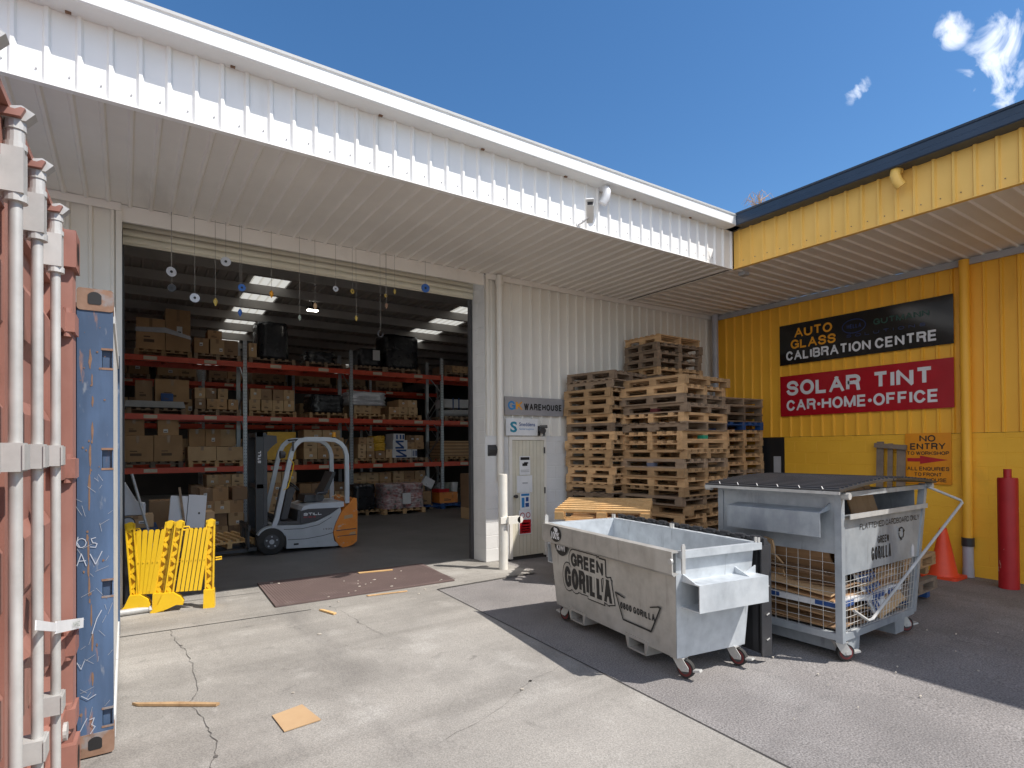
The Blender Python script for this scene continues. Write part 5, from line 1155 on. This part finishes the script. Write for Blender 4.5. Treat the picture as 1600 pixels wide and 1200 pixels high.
# second bay (B)
shelfpallet('b', 2.5, 3.6, LV[2], 'pallet on the top shelf under the tall black wrapped load, second bay')
def wrapped(x0, x1, z0, z1, y0, y1, m, label, name='wrapped_load', bulge=.02):
    bm = bmesh.new(); r = random.Random(int(x0*100)+int(z0*10)); n = 12; rings = []
    for k in range(n+1):
        f_ = k/n; z = z0+(z1-z0)*f_; ring = []
        for i in range(28):
            a = 2*math.pi*i/28; cx, cy = math.cos(a), math.sin(a); s_ = 1/max(abs(cx), abs(cy)); s_ = min(s_, 1.30); q = 1-.04*(f_ > .95) - .015*(f_ < .05)
            ring.append(bm.verts.new(((x0+x1)/2+cx*s_*(x1-x0)/2*q+r.uniform(-bulge, bulge)*.5, (y0+y1)/2+cy*s_*(y1-y0)/2*q+r.uniform(-bulge, bulge)*.5, z+r.uniform(-.012, .012))))
        rings.append(ring)
    for k in range(n):
        for i in range(28): bm.faces.new((rings[k][i], rings[k][(i+1) % 28], rings[k+1][(i+1) % 28], rings[k+1][i]))
    bm.faces.new(rings[0][::-1]); bm.faces.new(rings[-1])
    me = bpy.data.meshes.new(name); bm.to_mesh(me); bm.free(); me.materials.append(MATS[m]); me.polygons.foreach_set('use_smooth', [True]*len(me.polygons))
    c = Vector(((x0+x1)/2, (y0+y1)/2, z0))
    for v in me.vertices: v.co -= c
    o = bpy.data.objects.new(name, me); COL.objects.link(o); o.location = c; return tag(o, label, 'wrapped load', 'goods in the racks')
wrapped(2.73, 3.44, 4.045, 4.96, RY, RY+.9, 'wrap_black', 'tall black wrapped load on the top shelf right of the first upright')
carton(2.52, 2.70, 4.045, 4.40, RY+.1, RY+.6, 'carton_pale', 'small pale carton between first upright and black wrapped load, top shelf')
wrapped(3.93, 4.66, 4.045, 4.33, RY+.1, RY+.85, 'wrap_black', 'low black covered heap on the top shelf of the second bay', bulge=.06)
shelfpallet('b', 3.85, 4.9, LV[2], 'pallet under the low black heap on the top shelf')
shelfpallet('a', 2.5, 3.62, LV[1], 'pallet of cartons on the middle shelf right of the first upright')
cartons(2.52, 3.58, 2.73, 4, 2, .27, 'second bay, middle shelf by upright')
shelfpallet('a', 3.94, 4.93, LV[1], 'pale pallet under a grey-black wrapped load, middle shelf of second bay')
wrapped(4.0, 4.86, 2.725, 3.20, RY, RY+.9, 'wrap_black', 'low grey-black wrapped load on the middle shelf of the second bay', bulge=.05)
shelfpallet('a', 2.62, 3.66, LV[0], 'pallet under a yellow box behind the forklift mast')
carton(2.92, 3.60, 1.505, 2.20, RY, RY+.8, 'sack_yellow', 'tall yellow box on the lowest shelf behind the forklift mast', tape=False, marks=False)
carton(2.5, 2.88, 1.505, 1.95, RY+.1, RY+.8, 'carton_dark', 'dark carton squeezed between first upright and yellow box')
shelfpallet('b', 3.78, 4.92, LV[0], 'pallet on the lowest shelf seen through the forklift guard')
cartons(3.8, 4.85, 1.505, 3, 2, .28, 'lowest shelf seen through forklift guard', mats=('carton', 'carton_pale'))
cartons(3.85, 4.8, 2.07, 2, 1, .2, 'highest behind the forklift guard', y0=RY+.2, d=.6)
# third bay (C)
shelfpallet('b', 5.15, 6.0, LV[2], 'pallet under the shorter black wrapped load with white note')
o = wrapped(5.28, 5.90, 4.045, 4.52, RY, RY+.85, 'wrap_black', 'shorter black wrapped load with white note, top shelf of third bay')
b = MB(); b.box(.06, .26, -.45, -.445, .16, .44); b.build('note', 'paper_white', o)
shelfpallet('b', 6.0, 7.08, LV[2], 'pallet under the tallest black wrapped load, top shelf of third bay')
wrapped(6.04, 7.04, 4.045, 4.98, RY, RY+.9, 'wrap_black', 'tallest and widest black wrapped load, top shelf of third bay')
shelfpallet('a', 5.12, 6.0, LV[1], 'pallet of low cartons on the middle shelf of the third bay, left'); shelfpallet('a', 6.1, 7.1, LV[1], 'pallet of low cartons on the middle shelf of the third bay, right')
cartons(5.12, 5.90, 2.73, 3, 1, .22, 'under the silver wrapped bundle', mats=('carton_pale', 'carton'))
wrapped(5.0, 6.02, 2.955, 3.32, RY-.05, RY+.75, 'wrap_silver', 'shiny silver wrapped bundle on the middle shelf of the third bay', bulge=.06)
cartons(6.12, 7.0, 2.73, 3, 2, .21, 'right of the silver bundle', mats=('carton_pale', 'carton'), skip=((1, 0),))
shelfpallet('a', 5.12, 6.2, LV[0], 'pallet of small cartons and yellow sacks on the lowest shelf of the third bay'); shelfpallet('b', 6.25, 7.3, LV[0], 'pallet of blue striped cartons on the lowest shelf of the third bay')
cartons(5.24, 5.70, 1.505, 2, 3, .19, 'in tower left of yellow sacks', mats=('carton_pale', 'carton'))
carton(5.72, 6.0, 1.505, 1.70, RY, RY+.5, 'carton', 'small carton under the two yellow sacks'); carton(6.02, 6.2, 1.505, 1.74, RY, RY+.5, 'carton_pale', 'small carton just left of the blue striped cartons')
wrapped(5.68, 6.02, 1.705, 1.92, RY, RY+.5, 'sack_yellow', 'lower of two yellow sacks on the lowest shelf', 'sack', .04); wrapped(5.66, 6.0, 1.92, 2.12, RY, RY+.5, 'sack_yellow', 'upper of two yellow sacks on the lowest shelf', 'sack', .04)
for k, (xa, xb, za, zb_) in enumerate(((6.21, 6.78, 1.505, 1.74), (6.23, 6.66, 1.742, 2.0), (6.25, 6.58, 2.002, 2.18), (6.79, 6.96, 1.505, 1.74))):
    o = carton(xa, xb, za, zb_, RY, RY+.6, 'carton_white', ('widest white and blue striped carton, bottom of its pile', 'middle white and blue striped carton of the pile', 'uppermost white and blue striped carton of the pile', 'small white and blue carton right of the striped pile')[k], tape=False, marks=False)
    b = MB(); w, h = xb-xa, zb_-za
    if k < 2:
        for (a0, c0), (a1, c1) in (((-.30, .16), (.22, .16)), ((.22, .20), (-.24, .80)), ((-.28, .86), (.20, .86))): stroke(b, [(a0*w, c0*h), (a1*w, c1*h)], h*.20, (0, -.302, 0), X_, Z_)
    else:
        for q in (-.28, .05, .3): polyflat(b, [(q*w, .15*h), (q*w+.15*w, .15*h), (q*w+.15*w, .85*h), (q*w, .85*h)], (0, -.302, 0), X_, Z_)
    b.build('print', 'print_blue', o, recalc=False)
cartons(6.68, 7.25, 1.745, 2, 2, .2, 'right of the blue striped pile', y0=RY+.15, d=.6)
# right bay (D)
shelfpallet('a', 7.85, 9.0, LV[0], 'pallet of flat brown sheets on the lowest shelf beside the door pillar')
b = MB(); b.use('carton')
for k in range(15): b.use(('carton', 'carton_dark', 'carton_pale')[k % 3]); b.box(7.80+.006*math.sin(k*2.1), 8.98+.008*math.sin(k*1.3), RY-.02+.005*math.cos(k), RY+.9, 1.502+k*.032, 1.502+k*.032+.030)
tag(b.build('sheet_stack', 'carton'), 'neat stack of flat brown sheets on the lowest shelf of the right bay', 'sheets', 'goods in the racks')
b = MB(); b.cyl((7.75, RY+.1, 2.80), (9.2, RY+.05, 2.86), .10, n=18); tag(b.build('fabric_roll', 'paper_grey', smooth=True), 'long grey-white roll on the middle shelf of the right bay', 'roll', 'goods in the racks')
carton(8.0, 8.9, 3.0, 3.26, RY+.3, RY+.9, 'carton_white', 'white carton with blue straps on the middle shelf of the right bay', tape=False)
b = MB(); b.box(8.28, 8.32, RY+.293, RY+.302, 2.85, 3.3); b.box(8.48, 8.52, RY+.293, RY+.302, 2.85, 3.3); tag(b.build('strap', 'print_blue'), 'pair of blue straps round the white carton, middle shelf of right bay', 'strap')
shelfpallet('b', 7.85, 9.0, LV[2], 'pallet on the top shelf of the right bay'); cartons(7.88, 8.9, 4.045, 4, 1, .2, 'right bay top shelf')
shelfpallet('b', 7.85, 9.0, LV[1], 'pallet on the middle shelf of the right bay under the grey roll')
# behind: row two, plain rows of cartons
RY2 = 20.3
for pi_, (x0, x1) in enumerate(((-.5, .6), (.75, 1.85), (2.15, 3.25), (3.4, 4.5), (4.9, 6.0), (6.15, 7.25), (7.6, 8.7))):
    for li, z in enumerate(LV):
        nm_ = ('lowest', 'middle', 'top')[li]
        shelfpallet('b', x0, x1, z, 'pallet on far rack %s shelf, %s' % (nm_, ('leftmost', 'second from left', 'third from left', 'fourth from left', 'fifth from left', 'sixth from left', 'rightmost')[pi_]), RY2+.48)
        cartons(x0+.02, x1-.02, z+.145, 2, 1, .62 if li < 2 else .4, 'far rack %s shelf, %s pallet' % (nm_, ('first', 'second', 'third', 'fourth', 'fifth', 'sixth', 'last')[pi_]), y0=RY2+.04)
# floor goods under the front rack
put_pallet(PN['a'], (.2, RY+.45, 0), 0, 'pallet on the floor under the left bay')
cartons(1.25, 2.35, .0, 4, 5, .235, 'floor carton wall in left bay', y0=RY-.25, d=.7, skip=((4, 0), (2, 2)), jit=.03)
cartons(2.5, 3.6, .15, 3, 4, .26, 'floor pile behind forklift mast', y0=RY-.1, d=.7, jit=.03)
put_pallet(PN['b'], (3.1, RY+.3, 0), 0, 'pallet on the floor behind the forklift mast', None, (1.0, 1, 1))
cartons(3.7, 4.9, .15, 4, 3, .24, 'floor pile behind forklift seat', y0=RY+.05, d=.7)
put_pallet(PN['b'], (4.3, RY+.45, 0), 0, 'pallet on the floor behind the forklift seat')
cartons(5.2, 6.3, .15, 3, 4, .235, 'left pile behind the sacks', y0=RY+.3, d=.6, mats=('carton', 'carton_pale')); put_pallet(PN['b'], (5.75, RY+.5, 0), 0, 'pallet on the floor behind the sacks, left')
cartons(6.35, 7.35, .15, 3, 4, .24, 'right pile behind the sacks', y0=RY+.3, d=.6, mats=('carton', 'carton_pale')); put_pallet(PN['b'], (6.85, RY+.5, 0), 0, 'pallet on the floor behind the sacks, right')
put_pallet(PN['a'], (5.30, RY-.10, 0), 0, 'pale pallet on the floor under the dark wrapped load', None, (.75, .8, 1))
wrapped(4.95, 5.55, .142, .82, RY-.45, RY+.25, 'wrap_black', 'dark wrapped load on the floor left of the sacks')
put_pallet(PN['a'], (6.27, RY-.28, 0), 0, 'pale pallet on the floor under the red and white sacks', None, (1, .9, 1))
SR = ['lowest layer', 'second layer up', 'third layer up', 'fourth layer up', 'fifth layer up']
for k in range(5):
    for j in range(2):
        x0 = 5.72+j*.56+rc_.uniform(-.02, .02); wrapped(x0, x0+.55, .142+k*.128, .142+k*.128+.15, RY-.72+rc_.uniform(-.02, .02), RY+.1, 'sack', '%s red and white printed sack, %s of the shrink wrapped pile' % (('left', 'right')[j], SR[k]), 'sack', .05)
b = MB(); b.box(6.18, 6.42, RY-.765, RY-.762, .26, .56); tag(b.build('paper_note', 'paper_white'), 'white paper note stuck on the pile of sacks', 'note')
put_pallet(PN['blue'], (7.66, RY+.15, 0), 0, 'blue pallet on the floor below the right bay', None, (1.2, .8, 1))
carton(7.62, 8.22, .15, .46, RY-.1, RY+.4, 'fork_orange', 'orange carton on the blue pallet', tape=False)
carton(7.58, 7.95, .462, .56, RY-.05, RY+.3, 'letter_red', 'red flat box lying on the orange carton', rz=.2, tape=False)
carton(6.98, 7.35, .15, .52, RY-.1, RY+.35, 'carton', 'orange brown carton at the left end of the blue pallet')
t = carton(7.05, 7.40, .66, .92, RY-.06, RY+.02, 'carton_white', 'tilted white sign board leaning over the blue pallet', tape=False); t.rotation_euler = (0, R_(28), 0)
for k in range(6):
    b = MB(); x, z = 7.95+.26*(k % 3), .02+.36*(k//3); b.lathe((0, 0, 0), [(.10, 0), (.125, .30), (.13, .30), (.13, .33), (.118, .33)], 18); o = b.build('bucket', ('paper_grey', 'sage', 'paper_white')[k % 3], None, (x, RY+.6, z), smooth=True)
    tag(o, '%s bucket in the %s layer on the floor under the right bay' % (('grey left', 'greenish middle', 'white right')[k % 3], ('lower', 'upper')[k//3]), 'bucket')
# cartons just inside the right edge of the doorway
cartons(7.0, 7.5, .0, 1, 4, .28, 'tower half hidden by door pillar', y0=12.3, d=.5)
# near-left clutter: table, white hood, carton, lamp, boards, cartons
t = thing('work_table', 'dark blue steel table inside the doorway behind the yellow barriers', 'table', (-.15, 9.3, 0))
b = MB(); b.box(-.55, .50, -.35, .35, .68, .72); b.build('top', 'table_blue', t)
for x in (-.52, .47):
    for y in (-.32, .32): b = MB(); b.box(x-.025, x+.025, y-.025, y+.025, 0, .68); b.build('leg', 'table_blue', t)
carton(-.10, .30, .725, .89, 9.0, 9.35, 'carton_pale', 'open brown carton lying on the blue table')
b = MB(); b.prism([(-.12, 0), (.26, 0), (.26, .14), (.17, .16), (.04, .42), (-.04, .46), (-.12, .46)], (-.05, 9.0, .90), X_, Z_, Y_, .3); tag(b.build('plastic_hood', 'carton_white'), 'white curved plastic hood on the blue table', 'hood')
t = thing('work_lamp', 'round chrome work lamp at the front of the blue table', 'lamp', (.015, 8.95, .80))
b = MB(); b.cyl((0, 0, 0), (0, .10, 0), .085, .05, n=20); b.box(-.02, .02, .02, .08, -.08, -.04); b.build('shell', 'black_metal', t); b = MB(); b.cyl((0, -.012, 0), (0, .0, 0), .072, n=20); b.build('glass', 'disc_shiny', t)
b = MB(); b.cyl((.06, 8.9, 1.44), (.40, 8.75, .0), .017, n=10); tag(b.build('metal_pole', 'galv_rod', smooth=True), 'grey metal pole leaning by the blue table', 'pole')
for k, (x0, x1, lab) in enumerate(((.46, .665, 'left white flat carton behind the barriers'), (.675, .895, 'right white flat carton with dark spot behind the barriers'))):
    o = carton(x0, x1, .67, 1.12, 9.0, 9.1, 'carton_white', lab, tape=False, marks=False); o.rotation_euler = (R_(-8), R_(5.5), 0)
    if k: b = MB(); disc(b, (.03, -.0505, .20), X_, Z_, .013, .016, 12); b.build('spot', 'print_black', o, recalc=False)
b = MB(); b.bar((.60, 9.02, 1.24), (.665, 9.0, .66), .028, .02); tag(b.build('wood_batten', 'wood_b'), 'thin wooden batten between the two white cartons', 'batten')
for k, (x, y, w, h, m, lab) in enumerate(((.40, 9.16, .55, .66, 'carton_dark', 'dark carton holding up the white flat cartons'), (.80, 9.4, .27, .84, 'carton_pale', 'light carton right of the white flat cartons'), (.30, 10.6, .35, .95, 'carton', 'brown carton standing behind the grey pole'))):
    carton(x, x+w, 0, h, y, y+.4, m, lab)
cartons(1.15, 2.0, .0, 3, 4, .25, 'loose pile beyond the forklift forks', y0=12.6, d=.6, jit=.05)
put_pallet(PN['fresh'], (1.35, 11.2, .10), R_(8), 'pale wooden pallet lifted on the forklift forks', None, (.75, 1, 1))

# ================================================================== FORKLIFT
fk = thing('forklift', 'silver three wheel forklift with orange counterweight and black mast', 'forklift', (0, 10.2, 0))
WD = 1.02
def pr(name, poly, m, y0, y1, par=fk, smooth=False):
    b = MB(); b.prism(poly, (0, y0, 0), X_, Z_, Y_, y1-y0); return b.build(name, m, par, smooth=smooth)
pr('chassis', [(2.24, .075), (3.10, .035), (3.14, .05), (3.05, .13), (3.02, .28), (3.06, .42), (3.17, .64), (3.16, .71), (2.97, .595), (2.74, .495), (2.5, .455), (2.28, .465), (2.10, .475), (2.06, .46), (2.17, .40), (2.235, .27), (2.245, .18)], 'fork_grey', .0, WD)
pr('side_groove', [(2.26, .215), (2.55, .205), (2.85, .235), (3.04, .275), (3.04, .285), (2.85, .245), (2.55, .215), (2.26, .225)], 'fork_dark', -.002, .004)
pr('side_groove', [(2.2, .395), (2.5, .385), (2.78, .43), (3.0, .55), (3.0, .56), (2.78, .44), (2.5, .395), (2.2, .405)], 'fork_dark', -.002, .004)
cwp = [(3.45, .86), (3.462, .6), (3.46, .30), (3.45, .09), (3.38, .035), (3.31, .012), (3.19, .0), (3.12, .05), (3.07, .13), (3.03, .27), (3.06, .40), (3.12, .53), (3.18, .64), (3.25, .71), (3.32, .775), (3.37, .845), (3.41, .87)]
pr('counterweight', cwp, 'fork_orange', -.012, WD+.012)
pr('weight_groove', [(3.08, .30), (3.44, .31), (3.44, .325), (3.08, .315)], 'fork_dark', -.016, -.008); pr('weight_groove', [(3.1, .20), (3.44, .205), (3.44, .22), (3.1, .21)], 'fork_dark', -.016, -.008)
pn = pr('battery_cover', [(2.485, .68), (2.61, .715), (3.14, .705), (2.97, .597), (2.73, .505), (2.485, .465)], 'fork_dark', .012, WD-.012)
block('STILL', 'print_white', pn, (2.525, .012, .605), X_, Z_, .31, .048, .24, .1, .003); block('RX 20-16', 'letter_red', pn, (2.53, .012, .565), X_, Z_, .20, .026, .2, .15, .003)
pr('hood', [(2.485, .69), (2.53, .76), (2.66, .80), (3.23, .81), (3.23, .72), (3.14, .708), (2.61, .718)], 'fork_silver', .03, WD-.03)
pr('floor_well', [(2.10, .48), (2.48, .47), (2.48, .70), (2.44, .70), (2.42, .52), (2.16, .53), (2.13, .62)], 'fork_dark', .02, WD-.02)
pr('dashboard', [(2.20, .55), (2.30, .55), (2.40, .95), (2.44, 1.04), (2.40, 1.10), (2.30, 1.06)], 'fork_dark', .2, WD-.2)
b = MB(); b.tube([(2.46+.16*math.cos(a)*.55, .45+.17*math.sin(a), 1.10+.16*math.cos(a)*-.5) for a in [2*math.pi*k/16 for k in range(17)]], .014, 8); b.cyl((2.38, .45, 1.0), (2.46, .45, 1.10), .02, n=8); b.build('steering_wheel', 'black_metal', fk, smooth=True)
pr('seat', [(2.60, .82), (2.92, .82), (2.96, .88), (2.94, .93), (2.62, .94)], 'black_plastic', .28, .76); pr('backrest', [(2.90, .93), (2.98, .92), (3.05, 1.05), (3.17, 1.33), (3.11, 1.34), (3.0, 1.10)], 'black_plastic', .28, .76)
gp = [(2.05, .46), (2.10, .60), (2.205, 1.08), (2.31, 1.56), (2.345, 1.71), (2.40, 1.82), (2.48, 1.895), (2.58, 1.925), (2.75, 1.925), (2.95, 1.922), (3.08, 1.905), (3.18, 1.85), (3.25, 1.76), (3.285, 1.64), (3.29, 1.4), (3.29, .78)]
for y in (.045, WD-.045):
    b = MB()
    ot, inn = [], []
    for i_, p in enumerate(gp):
        a, c = gp[max(i_-1, 0)], gp[min(i_+1, len(gp)-1)]; l_ = math.hypot(c[0]-a[0], c[1]-a[1]); nx_, ny_ = -(c[1]-a[1])/l_*.036, (c[0]-a[0])/l_*.036
        ot.append((p[0]+nx_, p[1]+ny_)); inn.append((p[0]-nx_, p[1]-ny_))
    n_ = len(gp)
    for t_, yy in ((0, y-.032), (1, y+.032)): b.add([(q[0], yy, q[1]) for q in ot+inn], [(i_, i_+1, n_+i_+1, n_+i_) for i_ in range(n_-1)])
    for ring in (ot, inn): b.add([(q[0], y-.032, q[1]) for q in ring]+[(q[0], y+.032, q[1]) for q in ring], [(i_, i_+1, n_+i_+1, n_+i_) for i_ in range(n_-1)])
    b.build('overhead_guard', 'fork_silver', fk)
b = MB()
for k in range(6): x = 2.50+k*.13; b.box(x-.015, x+.015, .08, WD-.08, 1.905, 1.93)
b.build('guard_bars', 'fork_dark', fk)
b = MB(); b.tube([(2.30, .02, 1.60), (2.37, .02, 1.50), (2.35, .02, 1.38), (2.27, .02, 1.10), (2.20, .02, 1.06)], .010, 8); b.build('grab_handle', 'safety_yellow', fk)
for y in (.10, WD-.20):   # mast channels, two sections
    b = MB(); b.box(1.785, 1.90, y, y+.09, .14, 2.03); b.build('mast_rail', 'black_metal', fk); b = MB(); b.box(1.905, 1.965, y+.01, y+.08, .30, 2.0); b.build('mast_rail', 'fork_dark', fk)
    b = MB(); b.cyl((1.93, y+.04, .3), (1.93, y+.04, 1.75), .03, n=12); b.build('lift_ram', 'galv_rod', fk)
for z in (.3, 1.1, 1.96): b = MB(); b.box(1.80, 1.95, .10, WD-.10, z, z+.07); b.build('mast_crossbar', 'black_metal', fk)
b = MB(); b.prism([(1.86, 2.0), (2.12, 1.98), (2.13, 1.86), (2.05, 1.80), (1.97, 1.70), (1.9, 1.70)], (0, .14, 0), X_, Z_, Y_, .06); b.build('mast_bracket', 'fork_dark', fk)
b = MB(); v = block('STILL', 'print_white', fk, (1.865, .10, 1.52), Z_, -X_, .21, .05, .24, .1, .003)
b = MB(); b.box(1.66, 1.79, .06, WD-.06, .08, .14); b.box(1.66, 1.70, .06, WD-.06, .42, .50)
for k in range(5): b.box(1.665, 1.69, .12+k*.19, .15+k*.19, .14, .42)
b.build('carriage', 'black_metal', fk)
for y in (.22, .68): b = MB(); b.prism([(1.70, .50), (1.655, .50), (1.655, .10), (.75, .075), (.72, .05), (1.70, .045)], (0, y, 0), X_, Z_, Y_, .11); b.build('fork', 'fork_dark', fk)
def wheel(x, y0, y1, r_, nm='wheel'):
    b = MB(); b.use('rubber'); b.cyl((x, y0+.02, r_), (x, y1-.02, r_), r_, n=34); b.cyl((x, y0, r_), (x, y0+.02, r_), r_*.88, r_, n=34); o = b.build(nm, 'rubber', fk, smooth=True)
    h = MB(); h.use('fork_dark'); h.cyl((x, y0-.004, r_), (x, y0+.01, r_), r_*.55, n=24); h.use('fork_grey'); h.cyl((x, y0-.012, r_), (x, y0, r_), r_*.18, n=14)
    for k in range(5): a = 2*math.pi*k/5+.3; h.cyl((x+.085*math.cos(a), y0-.014, r_+.085*math.sin(a)), (x+.085*math.cos(a), y0, r_+.085*math.sin(a)), .014, n=8)
    h.build('rim', 'fork_dark', o)
wheel(2.0, -.05, .14, .218); wheel(2.0, WD-.14, WD+.05, .218); wheel(3.22, .40, .62, .19)
pr('mudguard', [(2.0+.25*math.cos(a), .218+.25*math.sin(a)) for a in [R_(20+10*k) for k in range(14)]]+[(2.0+.225*math.cos(a), .218+.225*math.sin(a)) for a in [R_(150-10*k) for k in range(14)]], 'fork_grey', -.02, .16)
for y in (.30, .72):   # chains and hoses in the mast
    b = MB(); b.bar((1.935, y, .25), (1.935, y, 1.93), .03, .012); b.build('lift_chain', 'rubber', fk)
for y in (.42, .46, .60): b = MB(); b.tube([(1.92, y, 1.95), (1.99, y, 1.7), (1.985, y, 1.0), (2.02, y, .62), (2.15, y, .5)], .011, 6); b.build('hose', 'rubber', fk, smooth=True)
for k in range(4):
    b = MB(); b.cyl((2.50, .62+.05*k, .84), (2.46, .62+.05*k, 1.0), .007, n=6); b.cyl((2.46, .62+.05*k, 1.0), (2.457, .62+.05*k, 1.03), .016, n=8); b.build('lever', 'black_metal', fk)
b = MB(); b.tube([(2.78, .18, .86), (2.80, .17, .97), (2.98, .17, .98)], .022, 8); b.build('armrest', 'black_plastic', fk, smooth=True)
b = MB(); b.tube([(3.02, .03, .90), (3.08, .02, .94), (3.14, .03, .88), (3.20, .02, .93), (3.24, .03, .87)], .013, 6); b.build('battery_cable', 'dry_grass', fk, smooth=True)
b = MB(); b.cyl((2.22, -.02, 1.66), (2.14, -.02, 1.66), .055, .07, n=14); b.build('headlamp', 'fork_dark', fk)
text('1935', 'lettering', 'print_faint', fk, (2.86, 0, .335), X_, Z_, .15, .03, .0, .004)
b = MB(); polyflat(b, [(2.36, .12), (2.44, .12), (2.44, .15), (2.36, .15)], (0, 0, 0), X_, Z_, .003); b.build('decal', 'print_black', fk)
b = MB(); polyflat(b, [(3.22, .50), (3.38, .52), (3.37, .58), (3.22, .56)], (0, -.012, 0), X_, Z_, .003); polyflat(b, [(3.30, .20), (3.42, .22), (3.42, .27), (3.32, .25)], (0, -.012, 0), X_, Z_, .0035); b.build('scrape', 'carton_pale', fk)
b = MB(); b.cyl((3.20, .5, 1.925), (3.20, .5, 1.97), .03, n=10); b.build('beacon_base', 'black_metal', fk); b = MB(); b.cyl((3.20, .5, 1.97), (3.20, .5, 2.06), .04, .03, n=12); b.build('beacon', 'letter_orange', fk)
b = MB(); b.box(2.33, 2.36, -.06, -.03, 1.72, 1.88); b.build('mirror', 'fork_dark', fk)

# ================================================================== HANGING LURES, LAMP, WEED
LU = [(.42, 3.73, .075, 'disc_shiny', 0), (.65, 3.47, .07, 'disc_shiny', 0), (.86, 3.46, .05, 'disc_gold', 1), (.97, 3.94, .075, 'disc_shiny', 0), (1.12, 3.37, .05, 'disc_blue', 1), (1.14, 3.66, .06, 'disc_blue', 0), (1.47, 3.64, .05, 'letter_orange', 1), (1.8, 3.39, .04, 'sage', 1), (1.99, 3.56, .05, 'carton_pale', 1),
      (2.25, 3.81, .05, 'disc_shiny', 0), (2.52, 3.47, .04, 'disc_gold', 1), (2.47, 3.81, .045, 'disc_gold', 0), (2.93, 3.82, .035, 'disc_gold', 0), (2.94, 3.69, .045, 'rust_steel', 1), (2.85, 3.29, .055, 'fork_dark', 2), (3.52, 4.01, .085, 'disc_blue', 0), (3.06, 3.90, .04, 'disc_gold', 1), (.425, 3.55, .06, 'black_metal', 0)]
LUL = ['white disc hanging above a black disc at left end of doorway', 'white disc hanging alone second along the doorway', 'small gold drop hanging near the left of the doorway', 'pale disc hanging in front of the roller slats at the left', 'small blue drop hanging lowest among the left group', 'blue disc hanging just above the small blue drop',
       'orange drop hanging before the bright skylight', 'small grey green drop hanging by two threads near the middle', 'pale brown drop hanging below the lit lamp', 'shiny ring disc hanging high near the middle of the doorway', 'gold drop hanging low right of the middle', 'gold disc hanging high right of the middle',
       'small gold disc hanging above a rusty drop', 'rusty oval drop hanging under a small gold disc', 'dark hook hanging lowest over the black wrapped load', 'bright blue disc hanging at the right end before the roller slats', 'small gold drop hanging near the right end', 'black disc hanging below the white disc at the left end']
for k, (x, z, rr, m, ty) in enumerate(LU):
    rr *= .72
    t = thing('hanging_lure', LUL[k], 'hanging ornament', (x, 7.42, z), rc_.uniform(-.5, .5), 'ornaments hung across the doorway')
    b = MB(); b.cyl((0, 0, rr), (0, 0, 4.40-z), .0022, n=5); b.build('string', 'string', t)
    b = MB()
    if ty == 0: b.cyl((0, -.004, 0), (0, .004, 0), rr, n=22); b.use(m)
    elif ty == 1: b.lathe((0, 0, 0), [(.004, -rr*1.5), (rr*.55, -rr*.7), (rr*.7, 0), (rr*.4, rr*.7), (.004, rr)], 12)
    else: b.tube([(rr*math.cos(R_(a)), 0, rr*math.sin(R_(a))) for a in range(90, 380, 24)], rr*.25, 8)
    o = b.build('ornament', m, t, smooth=(ty != 0))
    if ty == 0: b = MB(); b.cyl((0, -.006, 0), (0, .006, 0), rr*.28, n=12); b.build('disc_centre', 'print_black', o)
t = thing('ceiling_lamp', 'small lit lamp hanging under the warehouse roof', 'lamp', (3.79, 14.37, 5.14))
b = MB(); b.box(-.14, .14, -.09, .09, .02, .07); b.cyl((0, 0, .07), (0, 0, .36), .012, n=6); b.build('housing', 'black_metal', t); b = MB(); b.box(-.12, .12, -.07, .07, 0, .02); b.build('lens', 'lamp_lens', t)
r = random.Random(4); b = MB()
for k in range(38):
    a = r.uniform(0, 6.28); h = r.uniform(.08, .26); l_ = r.uniform(.02, .16); x, y = r.uniform(-.05, .05), r.uniform(-.07, .07)
    b.tube([(x, y, 0), (x+l_*.3*math.cos(a), y+l_*.3*math.sin(a), h*.7), (x+l_*math.cos(a), y+l_*math.sin(a), h), (x+l_*1.5*math.cos(a), y+l_*1.5*math.sin(a), h*(.95 if l_ < .08 else .6))], [.0045, .004, .003, .001], 4)
tag(b.build('weed_tuft', 'dry_grass', None, (FX-.11, 4.83, 5.12)), 'dry grass tuft growing in the navy gutter', 'weed')
